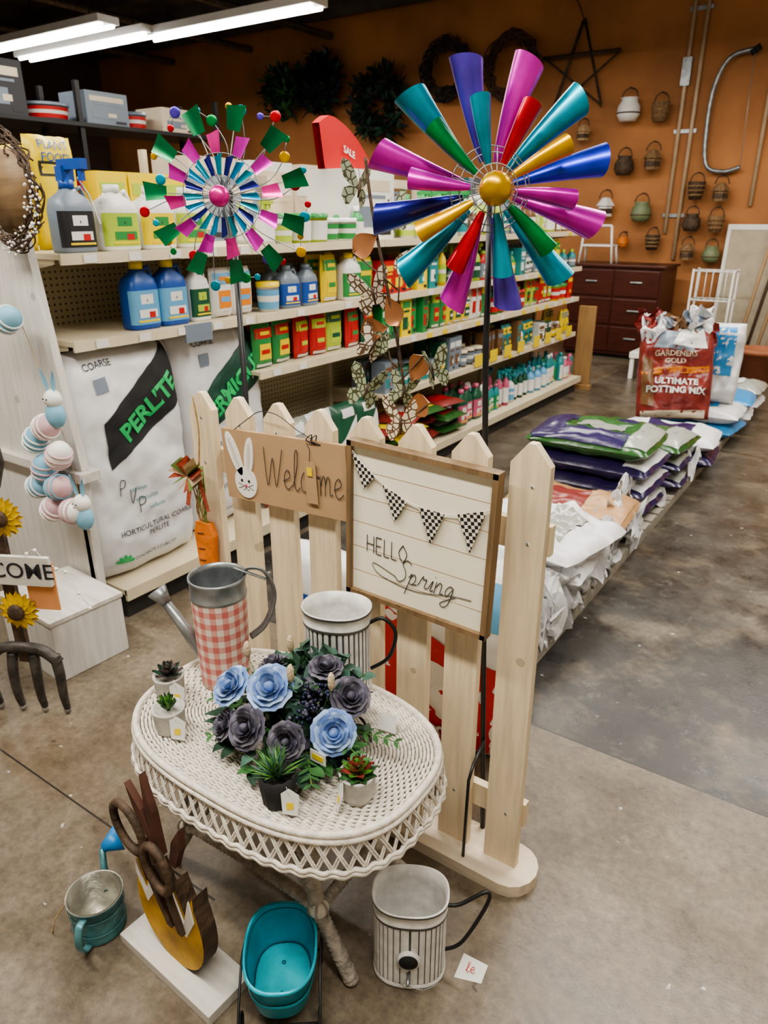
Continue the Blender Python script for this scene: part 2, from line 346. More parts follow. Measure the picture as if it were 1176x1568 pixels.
def fixture(x,y,z=3.4,L=2.44,power=70):
    g=G();g.box((0,0,.05),(L,.26,.07),M_WHITE)
    for s in(-.07,.07): g.cyl((-L/2+.03,s,0),(L/2-.03,s,0),.019,M_TUBE,10)
    for s in(-L/2+.3,L/2-.3): g.cyl((s,0,.08),(s,0,H-z),.006,M_BLACK,6)
    g.make('fluorescent_light_fixture',(x,y,z))
    ld=bpy.data.lights.new('fluorescent_glow','AREA');ld.shape='RECTANGLE';ld.size=L;ld.size_y=.22;ld.energy=power;ld.color=(1,.94,.85)
    o=bpy.data.objects.new('fluorescent_glow',ld);bpy.context.scene.collection.objects.link(o);o.location=(x,y,z-.03)
for x,y,p in [(-6.25,6.28,60),(-8.45,6.15,45),(-8.47,5.62,40),(-2.8,6.3,90),(0.2,6.4,110),(-3.0,3.3,85),(-.2,3.3,100),(-6.0,3.0,50),(-3.0,.2,95),(-.2,.1,100)]:  # final pair hangs out of view near the camera, added for fill light
    fixture(x,y,3.4,power=p)
# ------------------------------------------------------------------ gondola shelving
XB=-2.95;YA,YZ=1.6,6.9
BAY=[1.6,2.57,3.65,4.73,5.8,6.9]
g=G()
g.b2(XB-.02,XB+.01,YA,YZ,.15,1.45,M_PEG)
g.b2(XB-.45,-2.4,YA,YZ,.125,.15,M_SHELF);g.b2(XB-.40,-2.44,YA+.02,YZ-.02,0,.125,M_SHELFD)
g.b2(-2.41,-2.395,YA,YZ,.10,.152,M_SHELF)
for y in BAY: g.b2(XB-.015,XB+.035,y-.015,y+.015,0,1.47,M_SHELF)
def shelf(y0,y1,z,xf=-2.5,xb=XB+.01):
    g.b2(xb,xf,y0+.004,y1-.004,z-.018,z,M_SHELF);g.b2(xf-.004,xf+.008,y0+.002,y1-.002,z-.036,z+.003,M_SHELF)
    for y in(y0+.012,y1-.012):
        g.add([(xb,y,z-.018),(xf-.05,y,z-.018),(xf-.05,y,z-.035),(xb,y,z-.10)],[(0,1,2,3)],M_SHELF)
for i in range(5):
    a,b_=BAY[i],BAY[i+1]
    shelf(a,b_,1.47);shelf(a,b_,1.16)
    if i>=1: shelf(a,b_,.89)
    if i>=2: shelf(a,b_,.565)
    g.b2(XB-.42,XB,a+.004,b_-.004,1.452,1.47,M_SHELF)
    for k in range(5):
        for z in ([1.47,1.16]+([.89] if i>=1 else [])+([.565] if i>=2 else [])):
            if R.random()<.45:
                y=a+.12+k*.2;g.box((-2.489,y,z-.017),(.004,.055,.03),R.choice([PM['white'],PM['yellow'],PM['white']]))
    if i>=3:
        for k in range(4): g.box((-2.485,a+.15+k*.25,.60),(.004,.12,.09),PM['yellow'])
g.b2(-2.495,-2.485,2.13,2.28,1.09,1.165,PM['gray'])
g.make('gondola_shelving_unit')
# ------------------------------------------------------------------ products
def PT(x,y,z,s=0): return T(x,y,z)@RZ(90+s)
def jug(g,M,w,d,h,body,label,cap,label2=None,handle=True):
    g.loft([(0,w*.47,d*.47),(.01,w/2,d/2),(h*.62,w/2,d/2),(h*.74,w*.44,d*.44),(h*.84,w*.2,d*.25),(h*.88,w*.17,w*.17)],body,20,M)
    g.loft([(h*.88,w*.19,w*.19),(h,w*.18,w*.18)],cap,14,M,e=2)
    if handle: g.tube([(w*.15,0,h*.84),(w*.36,0,h*.90),(w*.44,0,h*.8),(w*.42,0,h*.66)],w*.06,body,6,M=M)
    def fn(a,b): 
        t=pi*(1.08+.84*a);c,q=math.cos(t),math.sin(t)
        return (w*.505*math.copysign(abs(c)**.5,c),d*.51*math.copysign(abs(q)**.5,q),h*(.08+.5*b))
    g.sheet(fn,12,1,label,M)
    l2=label2 or PM['white']
    g.sheet(lambda a,b:(lambda p:(p[0]*.8,p[1]*1.01,h*(.38+.14*b)))(fn(a,0)),12,1,l2,M)
    g.sheet(lambda a,b:(lambda p:(p[0]*.5,p[1]*1.012,h*(.41+.04*b)))(fn(a,0)),8,1,PM['black'],M)
    g.box((0,-d*.515,h*.24),(w*.6,.001,h*.12),l2,M);g.box((w*.12,-d*.52,h*.22),(w*.2,.001,h*.09),PM['red'],M);g.box((0,-d*.515,h*.13),(w*.7,.001,h*.03),PM['yellow'],M)
def tub(g,M,r,h,body,label,lid):
    g.lathe([(0,0),(r*.9,0),(r,h*.85),(r*1.05,h*.85),(r*1.05,h),(0,h)],body,20,M=M)
    g.lathe([(r*.93,h*.1),(r*1.015,h*.75)],label,20,M=M);g.lathe([(r*.965,h*.35),(r*1.0,h*.55)],PM['white'],20,M=M);g.lathe([(r*1.06,h*.84),(r*1.06,h*1.0),(0,h*1.01)],lid,20,M=M)
def pouch(g,M,w,h,t,m,m2,m3,sd):
    M=M@T(0,0,h/2);F=addbag(g,w,h,t,m,M,sd,.004,8,10,p=4)
    patch(g,F,rect(-.9,.9,.35,.8),m2,M,.002,5);patch(g,F,rect(-.6,.6,-.6,.1),m3,M,.002,5);patch(g,F,rect(-.45,.45,-.35,-.15),m2,M,.003,4);patch(g,F,rect(-.5,.5,.5,.65),m3,M,.003,4);patch(g,F,rect(-.85,.85,-.92,-.78),PM['white'],M,.002,3)
def carton(g,M,w,d,h,m,m2,m3):
    g.box((0,0,h/2),(w,d,h),m,M);g.box((0,-d/2-.001,h*.78),(w*.8,.002,h*.16),m2,M);g.box((0,-d/2-.001,h*.62),(w*.6,.002,h*.05),m3,M);g.box((-w*.12,-d/2-.001,h*.33),(w*.5,.002,h*.3),m3,M);g.box((w*.1,-d/2-.002,h*.3),(w*.2,.002,h*.12),m2,M);g.box((w*.3,-d/2-.002,h*.1),(w*.25,.002,h*.08),PM['black'],M)
def bottle(g,M,r,h,body,label,cap,spray=False):
    g.lathe([(0,0),(r,0),(r,h*.6),(r*.8,h*.72),(r*.35,h*.82),(r*.35,h*.86)],body,16,M=M);g.lathe([(r*1.02,h*.1),(r*1.02,h*.55)],label,16,M=M);g.lathe([(r*1.03,h*.32),(r*1.03,h*.42)],PM['white'],16,M=M)
    g.lathe([(r*.42,h*.85),(r*.42,h),(0,h)],cap,12,M=M)
    if spray:
        g.box((0,-r*.4,h*1.04),(r*.5,r*1.8,h*.09),cap,M);g.box((0,-r*.9,h*.95),(r*.2,r*.2,h*.14),cap,M)
P=PM
g=G();jug(g,RZ(90),.15,.11,.25,P['gray'],P['black'],P['blue'],P['white'])
g.box((0,0,.27),(.04,.05,.05),P['blue']);g.box((.05,0,.30),(.14,.03,.035),P['blue']);g.box((.1,0,.27),(.015,.02,.05),P['blue']);g.tube([(0,.05,.26),(0,.09,.2),(.06,.08,.1)],.004,P['white'])
g.make('sprayer_jug',(-2.6,1.74,1.47))
for i,(y,l) in enumerate([(1.93,'lime'),(2.12,'yellow'),(2.31,'lime')]):
    g=G();jug(g,RZ(90),.165,.12,.24,P['white'],P[l],P['white'],P['green']);g.make('herbicide_jug',(-2.6-.01*i,y,1.47))
for i,(x,y,h) in enumerate([(-2.88,1.66,.38),(-2.9,1.88,.42)]):
    g=G();M=RZ(90)@T(0,0,h/2);F=addbag(g,.21,h,.09,M_BAGY,M,i+3,.010,14,18);patch(g,F,rect(-.7,.7,.3,.55),P['black'],M,.002,6);patch(g,F,rect(-.6,.6,.34,.5),M_BAGY,M,.003,6);patch(g,F,rect(-.6,.5,-.5,-.1),P['green'],M,.002);bagtext(g,F,.21,h,'PLANT\nFOOD',.045,P['blue'],0,.72,0,M);g.make('yellow_plant_food_bag',(x,y,1.47))
for i,y in enumerate([2.10,2.26,2.42]):
    g=G();carton(g,RZ(90),.15,.09,.30,P['yellow'],P['lime'],P['black']);g.make('yellow_fertilizer_box',(-2.86,y,1.47))
def row(name,y0,y1,z,hmin,hmax,kinds,pal,depth=2,x=-2.58,seed=1,wmin=.07,wmax=.13):
    r=random.Random(seed);g=G();y=y0
    while y<y1-wmin:
        k=r.choice(kinds);w=r.uniform(wmin,wmax);w=min(w,y1-y);h=r.uniform(hmin,hmax);c=[P[r.choice(pal)] for _ in range(3)];rep=r.choice([1,1,2,2,3])
        if c[1]==c[0]: c[1]=P['white']
        for q in range(rep):
            if y+w>y1+.001: break
            for dd in range(depth):
                M=PT(x-dd*.13+r.uniform(-.018,.018),y+w/2,z,r.uniform(-10,10))
                if k=='jug': jug(g,M,w*.95,w*.65,h,c[0],c[1],c[2])
                elif k=='tub': tub(g,M,w*.46,h*.75,c[0],c[1],c[2])
                elif k=='pouch': pouch(g,M,w*.97,h,.06,c[0],c[1],c[2],r.random()*9)
                elif k=='box': carton(g,M,w*.92,.1,h,c[0],c[1],c[2])
                elif k=='bottle': bottle(g,M,w*.36,h,c[0],c[1],c[2],r.random()<.5)
            y+=w+r.choice([.004,.006,.01,.03])
    g.make(name)
g=G()
for y in(2.0,2.155): jug(g,PT(-2.6,y,0),.15,.1,.27,P['blue'],P['lblue'],P['yellow'],P['white'])
g.make('blue_weed_killer_jug_pair',(0,0,1.16))
g=G();jug(g,PT(-2.6,2.31,0),.11,.08,.24,P['white'],P['dkgreen'],P['gray'],P['lime']);g.make('garden_spray_jug',(0,0,1.16))
g=G()
for i,y in enumerate((2.45,2.58)): pouch(g,PT(-2.6,y,0),.125,.22,.07,P['white'],P['lblue'],P['orange'],i)
g.make('seed_pouch_pair',(0,0,1.16))
g=G();tub(g,PT(-2.57,2.74,0),.055,.14,P['white'],P['lblue'],P['yellow']);g.make('plant_food_tub',(0,0,1.16))
row('lawn_care_product_row',2.84,3.16,1.16,.20,.25,['jug'],['gray','blue','gray'],2,seed=3,wmin=.12,wmax=.15)
row('fertilizer_pouch_row',3.18,3.62,1.16,.20,.26,['pouch','jug'],['yellow','green','white','yellow'],2,seed=4,wmin=.12,wmax=.16)
row('potting_tub_row',2.68,3.6,1.47,.14,.19,['tub','bottle'],['white','lime','green','white'],2,seed=5,wmin=.11,wmax=.13)
row('garden_product_row',3.98,6.88,1.47,.15,.27,['tub','jug','box','bottle'],['white','gray','lime','green','red','teal','white','brown'],3,seed=6)
row('insect_spray_row',3.68,6.88,1.16,.15,.25,['pouch','jug','box','bottle'],['red','yellow','green','white','dkgreen','teal','lime','gray'],2,seed=7)
row('red_fertilizer_pouch_row',2.60,3.63,.89,.20,.25,['pouch'],['red','yellow','green','red','dkgreen','lime'],2,seed=21,wmin=.12,wmax=.16)
row('plant_food_row',3.68,6.88,.89,.18,.26,['pouch','pouch','tub','box'],['red','green','yellow','red','lime','dkgreen','white'],2,seed=9)
row('rolled_supplies_row',3.68,6.88,.565,.12,.24,['box','tub','bottle','pouch'],['cream','gray','white','brown','yellow','dkgreen','teal'],2,seed=10)
row('bottle_row',4.6,6.88,.15,.20,.28,['bottle','jug','pouch'],['white','lblue','green','pink','white','teal','dkgreen'],2,seed=11,x=-2.52)
g=G()
for i in range(20):
    y=3.70+R.random()*.85;M=T(-2.6+R.uniform(-.06,.06),y,.19+.045*(i//4))@RZ(R.uniform(70,110))@RX(-90)
    F=addbag(g,.3,.3,.05,[M_BAGR,M_BAGY,M_BAGG,M_BAGR][i%4],M,i,.006,8,8);patch(g,F,rect(-.6,.6,-.5,.3),[M_BAGY,P['red'],M_BAGW][i%3],M,.002,5)
g.make('seed_bag_pile')
g=G()
for i,(y,m,m2) in enumerate([(2.72,M_BAGR,P['white']),(2.9,M_BAGC,P['red']),(3.12,M_BAGW,P['dkgreen']),(3.35,P['dkgreen'],P['white']),(3.56,P['dkgreen'],P['white'])]):
    h=.42;M=PT(-2.58,y,.15)@T(0,0,h/2)@RX(-8);F=addbag(g,.24,h,.1,m,M,i,.01,12,14);patch(g,F,[(-.8,-.7),(.7,.1),(.7,.6),(-.8,-.1)],m2,M,.003,6);patch(g,F,rect(-.5,.5,.6,.85),P['white'],M,.003,6)
g.make('soil_amendment_bag_row')
row('appliance_box_row',2.75,4.6,1.47,.22,.36,['box'],['white','gray','cream','white'],1,x=-3.2,seed=14,wmin=.22,wmax=.34)
row('overstock_box_row',4.7,6.7,1.47,.15,.30,['box','tub','jug'],['brown','gray','cream','dkgreen','white'],1,x=-3.15,seed=15,wmin=.15,wmax=.3)
g=G()
def sail(u,v): return (0.03*math.sin(u*3),-.28+u*.50+.04*(1-v),(.27*(1-u**1.7)+.01)*v*(.75+.25*min(1,u*5+.2)))
g.sheet(sail,14,8,P['red']);g.sheet(lambda u,v:(-.05,sail(u,v)[1],sail(u,v)[2]),14,8,P['red'])
g.sheet(lambda u,v:(sail(u,1)[0]*(1-v)-.05*v,sail(u,1)[1],sail(u,1)[2]),14,1,P['red'])
g.text('SALE',.05,P['white'],lambda x,y:(.037,-.06+x,.09+y-x*.3),bold=.001)
g.make('red_promotional_pennant',(-2.78,3.72,1.84))
g=G();carton(g,RZ(90),.45,.3,.37,P['white'],P['cream'],P['gray']);g.make('white_appliance_box',(-2.78,3.72,1.47))
def bigbag(name,loc,rot,band,word,col,seed,w=.60):
    g=G();h,t=.96,.26;M=T(0,0,h/2)
    F=addbag(g,w,h,t,M_BAGW,M,seed,.013,44,60,p=6)
    patch(g,F,[(-.48,.02),(.88,.46),(.88,1.0),(-.48,.42)],band,M,.004,24)
    bagtext(g,F,w,h,word,.105,col,.30,.47,33,M,.008,.004)
    old=g.M;g.M=M
    for i,ch in enumerate('PVP'):
        f=lambda x,y,i=i:F(-.42+.14*i+x*2/w,-.22-.10*i+y*2/h,-1,.005)
        g.strokes(ch,.062,.0018,M_INK,f,.15)
    g.M=old
    for i,wd in enumerate(('recious','ermiculite','roducts')): bagtext(g,F,w,h,wd,.028,P['teal'],-.12+.14*i,-.20-.1*i,0,M,.005)
    bagtext(g,F,w,h,'HORTICULTURAL COARSE\nPERLITE',.034,M_INK,.15,-.60,0,M,.005)
    for k in range(5):
        a=k*36+18;patch(g,F,[(-.5,-.84),(-.5+.13*math.cos(math.radians(a-14)),-.84+.07*math.sin(math.radians(a-14))),(-.5+.16*math.cos(math.radians(a)),-.84+.09*math.sin(math.radians(a))),(-.5+.13*math.cos(math.radians(a+14)),-.84+.07*math.sin(math.radians(a+14)))],M_TGREEN,M,.005,2)
    bagtext(g,F,w,h,'CONTENTS 4 CUBIC FT',.022,M_INK,.05,-.82,0,M,.005)
    bagtext(g,F,w,h,'COARSE',.036,M_INK,-.35,.88,0,M,.005);patch(g,F,rect(-.5,-.3,.66,.78),P['gray'],M,.004,4)
    g.make(name,loc,rot)
bigbag('perlite_bag',(-2.58,1.81,.15),(math.radians(-3),0,math.radians(90)),M_BLKM,'PERLITE',M_TGREEN,2)
bigbag('vermiculite_bag',(-2.66,2.42,.15),(math.radians(-3),0,math.radians(90)),M_TDG,'VERMICULITE',M_TGREEN,5,.56)
# ------------------------------------------------------------------ picket fence
g=G();FX=lambda i:-1.530+i*.1400
for i in range(8):
    x=FX(i);zt=1.15+.003*i;w=.0445
    M=T(x,1.335,0)
    g.prism([(-w,.035),(w,.035),(w,zt-.045),(.008,zt),(-.008,zt),(-w,zt-.045)],.022,M_PICK,M)
    for z in(.2,.95,1.08): g.ball((x+.008*(i%2),1.334,z),.004,M_GALV,(1,.4,1),6,4)
for z in(.16,.92): g.b2(-1.57,-.50,1.358,1.38,z,z+.07,M_PICK)
n=8;pl=[]
for cx,a0 in((-.52,-90),(-1.52,90)):
    for k in range(n+1): a=math.radians(a0+180*k/n);pl.append((cx+.07*math.cos(a),1.345+.075*math.sin(a)))
vs=[(x,y,0) for x,y in pl]+[(x,y,.035) for x,y in pl];N=len(pl)
g.add(vs,[tuple(range(N))[::-1],tuple(range(N,2*N))]+[(i,(i+1)%N,(i+1)%N+N,i+N) for i in range(N)],M_BASEW)
g.make('picket_fence',bevel=.003)
def ell(cx,cz,rx,rz,n=24,rot=0):
    o=[]
    for k in range(n):
        a=2*pi*k/n;x,z=rx*math.cos(a),rz*math.sin(a);o.append((cx+x*math.cos(rot)-z*math.sin(rot),cz+x*math.sin(rot)+z*math.cos(rot)))
    return o
# ------------------------------------------------------------------ welcome sign
g=G();W,Hh=.42,.195
g.box((0,0,0),(W,.012,Hh),M_TAN)
g.prism(ell(-.135,-.045,.040,.044),.003,M_WHITE,T(0,-.009,0));g.prism(ell(-.168,.032,.018,.062,rot=.35),.003,M_WHITE,T(0,-.009,0));g.prism(ell(-.115,.028,.016,.055,rot=-.18),.003,M_WHITE,T(0,-.0092,0))
g.prism(ell(-.168,.034,.007,.045,rot=.35),.001,mat('ear_shade',(.60,.55,.50),.8),T(0,-.0098,0));g.prism(ell(-.115,.030,.006,.038,rot=-.18),.001,mat('ear_shade',(.60,.55,.50),.8),T(0,-.0100,0))
for x in(-.148,-.122): g.prism(ell(x,-.04,.004,.004,10),.002,M_INK,T(0,-.0105,0))
g.prism(ell(-.135,-.054,.006,.004,10),.002,P['pink'],T(0,-.0105,0))
for s in(-1,1):
    for k in(-.004,.004): g.tube([(-.135+s*.008,-.0095,-.056),(-.135+s*.028,-.0095,-.056+k*2)],.0006,M_INK,4)
g.tube([(-.135,-.0095,-.058),(-.14,-.0095,-.066),(-.147,-.0095,-.064)],.0007,M_INK,4);g.tube([(-.135,-.0095,-.058),(-.13,-.0095,-.066),(-.123,-.0095,-.064)],.0007,M_INK,4)
g.strokes('Welcome',.080,.0011,M_INK,lambda x,y:(-.065+x,-.0085,-.04+y*1.3),.1)
g.prism([(.082,.045),(.118,.045),(.118,-.065),(.082,-.065)],.002,M_TAN,T(0,-.013,0));g.box((.10,-.015,.02),(.016,.001,.022),P['yellow'])
g.tube([(.10,-.012,.045),(.10,-.008,.075),(.09,-.006,.09)],.001,M_INK,4)
g.tube(cr([(-.165,-.004,.095),(-.11,-.002,.13),(-.06,-.002,.155),(.0,-.002,.15),(.06,-.004,.12),(.11,-.004,.1)],6),.0012,M_INK,4)
for x in(.10,.115): g.tube(cr([(x,0,.095),(x+.012,-.01,.115),(x-.005,-.012,.1),(x+.02,-.006,.09)],5),.0015,M_INK,4)
g.make('welcome_sign',(-1.215,1.317,.985),(0,math.radians(-3.0),0))
# ------------------------------------------------------------------ hello spring sign
g=G();s=.195
g.box((0,0,0),(.375,.012,.385),M_BOARD)
for x in(-1,1): g.box((x*(s-.006),-.003,0),(.013,.03,.4),M_FRAME);g.box((0,-.003,x*(.2-.006)),(.39,.03,.013),M_FRAME)
for k in range(5): g.box((0,-.0062,-.135+k*.066),(.368,.001,.0008),M_TAN)
def string(x): return .155-.075*(1-((x)/.195)**2)-.03*(x/.195)
g.tube([(-.188+.376*k/20,-.012,string(-.188+.376*k/20)) for k in range(21)],.0012,M_WHITE,4)
for x in(-.178,-.088,.010,.110):
    z=string(x);z2=string(x+.062);g.prism([(x-.006,z),(x+.062,z2),(x+.030,z-.083)],.002,M_CHECK,T(0,-.014,0))
g.strokes('HELLO',.044,.0011,M_INK,lambda x,y:(-.14+x,-.0075,-.075+y),0,.12)
g.strokes('Spring',.062,.0010,M_INK,lambda x,y:(-.055+x*1.1,-.0078,-.128+y),.25)
g.tube(cr([(-.055,-.0078,-.118),(-.12,-.0078,-.100),(-.10,-.0078,-.128),(.0,-.0078,-.140),(.10,-.0078,-.120),(.15,-.0078,-.115)],6),.0008,M_INK,4)
g.make('hello_spring_sign',(-.797,1.305,.914),(0,math.radians(1.5),0))
# ------------------------------------------------------------------ wicker table
TA,TB,TZ=.37,.245,.5;TC=(-.968,.997)
def se(th,a,b,e=2.7):
    c,q=math.cos(th),math.sin(th);return (a*math.copysign(abs(c)**(2/e),c),b*math.copysign(abs(q)**(2/e),q))
def arcs(a,b,n,e=2.7):
    P0=[se(2*pi*k/720,a,b,e) for k in range(721)];L=[0]
    for k in range(720): L.append(L[-1]+math.dist(P0[k],P0[k+1]))
    out=[];k=0
    for i in range(n):
        t=L[-1]*i/n
        while L[k+1]<t:k+=1
        f=(t-L[k])/max(1e-9,L[k+1]-L[k]);out.append((P0[k][0]*(1-f)+P0[k+1][0]*f,P0[k][1]*(1-f)+P0[k+1][1]*f))
    return out,L[-1]
g=G()
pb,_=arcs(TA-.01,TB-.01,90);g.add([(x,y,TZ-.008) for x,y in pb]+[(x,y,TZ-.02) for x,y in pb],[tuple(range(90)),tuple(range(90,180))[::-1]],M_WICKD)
k=0
while TB-.006-.0078*k>.004:
    a,b_=TA-.006-.0078*k,TB-.006-.0078*k;e=2.7
    _,Lp=arcs(a,b_,8,e);ribs=max(6,int(Lp/.022));n=ribs*4;pp,_=arcs(a,b_,n,e)
    g.tube([(x,y,TZ-.004+.0032*math.cos(pi*i/2+pi*(k%2))) for i,(x,y) in enumerate(pp)],.0039,M_WICK,5,closed=True)
    k+=1
g.tube([(x,y,TZ) for x,y in arcs(TA,TB,120)[0]],.008,M_WICK,8,closed=True)
g.tube([(x,y,TZ-.013) for x,y in arcs(TA+.004,TB+.004,120)[0]],.007,M_WICK,8,closed=True)
N=66;top,_=arcs(TA+.003,TB+.003,N*2);bot,_=arcs(TA+.012,TB+.012,N*2)
for i in range(N):
    for dlt in(-2,2):
        for o_ in(0,.35):
            a=top[(2*i)%(2*N)];b_=bot[(2*i+dlt)%(2*N)]
            bx,by=b_;ax,ay=a
            if o_: 
                t2=bot[(2*i+dlt+1)%(2*N)];bx,by=b_[0]*.65+t2[0]*.35,b_[1]*.65+t2[1]*.35;t1=top[(2*i+1)%(2*N)];ax,ay=a[0]*.65+t1[0]*.35,a[1]*.65+t1[1]*.35
            g.tube([(ax,ay,TZ-.016),((ax+bx)/2*(1.008 if dlt>0 else 1),(ay+by)/2*(1.008 if dlt>0 else 1),TZ-.047),(bx,by,TZ-.078)],.0024,M_WICK,5,caps=False)
for dz,r_ in((.082,.0055),(.091,.0065)):
    pp,_=arcs(TA+.013,TB+.013,360);g.tube([(x*(1+.006*math.sin(i*.9+dz*50)),y*(1+.006*math.sin(i*.9+dz*50)),TZ-dz+.0025*math.sin(i*.9)) for i,(x,y) in enumerate(pp)],r_,M_WICK,6,closed=True)
def wrapped(pts,r,m=M_WICKG,step=.006,amp=.18):
    P0=cr(pts,12);L=[0]
    for a,b_ in zip(P0,P0[1:]): L.append(L[-1]+(b_-a).length)
    n=max(6,int(L[-1]/step));res=[];k=0
    for i in range(n+1):
        t=L[-1]*i/n
        while k<len(P0)-2 and L[k+1]<t:k+=1
        f=(t-L[k])/max(1e-9,L[k+1]-L[k]);res.append(P0[k].lerp(P0[k+1],min(1,f)))
    g.tube(res,[r*(1+amp*(i%2)) for i in range(n+1)],m,8)
cx,cy=TC
def L3(x,y,z): return (x-cx,y-cy,z)
for sx,jx,fx in((1,-.775,-.69),(-1,-1.20,-1.28)):
    for sy,jy,fy in((-1,.875,.875),(1,1.10,1.17)):
        wrapped([L3(jx-sx*.03,jy,.47),L3(jx-sx*.02,jy,.32),L3(jx,jy,.17),L3((jx+fx)/2+sx*.005,(jy+fy)/2,.08),L3(fx,fy,.016)],.0165)
        g.ball(L3(jx,jy,.175),.024,M_WICK,(1,1,1),12,8)
        for k in range(3): g.tube([L3(jx+.025*math.cos(t)*math.cos(k),jy+.025*math.cos(t)*math.sin(k),.175+.025*math.sin(t)) for t in [2*pi*q/16 for q in range(16)]],.003,M_WICKG,5,closed=True)
        g.ball(L3(fx,fy,.014),.019,M_WICKG,(1,1,.75))
for jy in(.875,1.10): wrapped([L3(-1.2,jy,.175),L3(-.98,jy,.185),L3(-.775,jy,.175)],.0145)
for jx in(-1.20,-.775): wrapped([L3(jx,.875,.175),L3(jx,1.1,.175)],.013)
for jx,s_ in((-1.2,1),(-.775,-1)): wrapped([L3(jx,.875,.19),L3(jx+s_*.05,.865,.28),L3(jx+s_*.13,.86,.40)],.011)
wrapped([L3(-1.2,.875,.30),L3(-1.05,.87,.36),L3(-.98,.87,.42),L3(-.9,.87,.36),L3(-.775,.875,.30)],.008)
g.make('wicker_table',(cx,cy,0))
# ------------------------------------------------------------------ gingham watering can
g=G();r0=.062
g.lathe([(0,.001),(r0,.001),(r0*1.0,.02),(r0*1.08,.235),(r0*1.08,.24)],M_GING,48)
g.lathe([(r0*1.08,.24),(r0*1.11,.242),(r0*1.11,.248),(r0*1.08,.25),(r0*1.09,.285),(r0*1.13,.288),(r0*1.13,.295),(r0*1.07,.295),(r0*1.05,.28),(r0*1.0,.02),(0,.02)],M_GALV,48)
sp=Vector((-.93,-.36,0)).normalized()
g.tube([sp*.055+Vector((0,0,.07)),sp*.1+Vector((0,0,.13)),sp*.15+Vector((0,0,.205))],[.022,.015,.012],M_GALV,14)
g.tube([sp*.145+Vector((0,0,.20)),sp*.168+Vector((0,0,.232))],[.013,.026],M_GALV,16)
hd=Vector((.80,.60,0));g.tube(cr([hd*.06+Vector((0,0,.285)),hd*.075+Vector((0,0,.31)),hd*.115+Vector((0,0,.30)),hd*.135+Vector((0,0,.24)),hd*.11+Vector((0,0,.16)),hd*.07+Vector((0,0,.12))],7),.009,M_GALV,8,flat=.35)
g.tube(cr([hd*.02+Vector((.0,.05,.29)),hd*.05+Vector((0,0,.31)),hd*.12+Vector((0,0,.28))],7),.008,M_GALV,8,flat=.4)
g.make('gingham_watering_can',(-1.215,1.06,.503))
# ------------------------------------------------------------------ corrugated pitcher & pail
def corr(g,rx,ry,h,nrib=36,e=2.2,dk=(2,3)):
    n=nrib*6
    g.lathe([(1,.012),(1,h-.03)],M_ENAM,n,rx,ry,e=e,rf=lambda a,z:1+.018*math.cos(a*nrib),mf=lambda i,j:M_GROOVE if (i%6) in dk else M_ENAM)
    g.lathe([(0,.0),(1.0,.0),(1.04,.004),(1.04,.01),(1.0,.014)],M_ENAM,64,rx,ry,e=e)
    g.lathe([(1.0,h-.038),(1.04,h-.036),(1.04,h-.030),(1.02,h-.028),(1.03,h-.004),(1.07,h-.003),(1.07,h+.003),(1.02,h+.003),(.96,h-.03),(.95,.012),(0,.01)],M_ENAM,64,rx,ry,e=e)
    g.lathe([(1.035,h-.040),(1.048,h-.036),(1.035,h-.031)],M_GROOVE,64,rx,ry,e=e)
    g.lathe([(1.045,h-.006),(1.074,h-.004),(1.072,h+.0005)],M_GROOVE,64,rx,ry,e=e)
g=G();corr(g,.08,.066,.225,34)
g.tube(cr([(.082,0,.19),(.115,0,.205),(.145,0,.17),(.13,0,.1),(.085,0,.06)],8),.005,M_BLACK,8)
g.make('corrugated_metal_pitcher',(-.96,1.20,.503),(0,0,math.radians(22)))
g=G();corr(g,.080,.064,.225,34,2.5,(3,))
for r_,m,o_ in((.026,M_ENAM,.0),(.021,M_BLKM,-.001)):
    g.lathe([(r_,-.004),(r_,.004),(0,.0045)] ,m,20,M=T(0,-.0675+o_,.095)@RX(90))
g.tube([(0,-.064,.05),(0,-.092,.05)],.004,M_GALV,8)
g.tube(cr([(.080,0,.19),(.11,0,.195),(.165,.01,.225),(.17,.01,.19),(.12,.0,.08),(.081,0,.05)],8),.0045,M_BLACK,8)
g.tube(cr([(-.02,-.068,.03),(.03,-.078,.02),(.07,-.06,.022)],5),.001,M_GALV,4)
g.make('birdhouse_pail',(-.607,.99,0),(0,0,math.radians(30)))
g=G()
g.prism([(-.03,-.03),(.03,-.03),(.03,.03),(-.03,.03)],.001,P['white'],T(0,-.025,.004)@RX(-78)@RY(14));g.strokes('le',.03,.0008,M_TRED,lambda x,y:(-.012+x,-.03+y*1.0,.008),.1)
g.make('price_tag',(-.485,1.07,0),(0,0,math.radians(20)))
# ------------------------------------------------------------------ turquoise tub on cart
g=G();M=T(0,0,.035);E_=2.6
g.lathe([(0,.0),(.056,.0),(.063,.012),(.074,.105),(.079,.11),(.079,.116),(.074,.116)],M_TURQ,56,1,1.38,M=M,e=E_)
g.lathe([(.074,.116),(.072,.108),(.062,.016)],M_TURQ,56,1,1.38,M=M,e=E_)
g.lathe([(.061,.013),(.0,.013)],M_TURQF,56,1,1.38,M=M,e=E_,smooth=False)
for zz,rr,m_ in((.0155,.0605,M_TURQS),(.106,.0715,M_TURQS)): 
    g.lathe([(rr+.0012,zz-.0015),(rr-.001,zz),(rr+.0012,zz+.0015)],m_,56,1,1.38,M=M,e=E_)
g.lathe([(.069,.055),(.0725,.06),(.071,.065)],M_TURQ,56,1,1.38,M=M,e=E_)
for y in(-.035,.035): g.ball((0,y,.050),.005,M_TURQS,(1,1,.4),8,5)
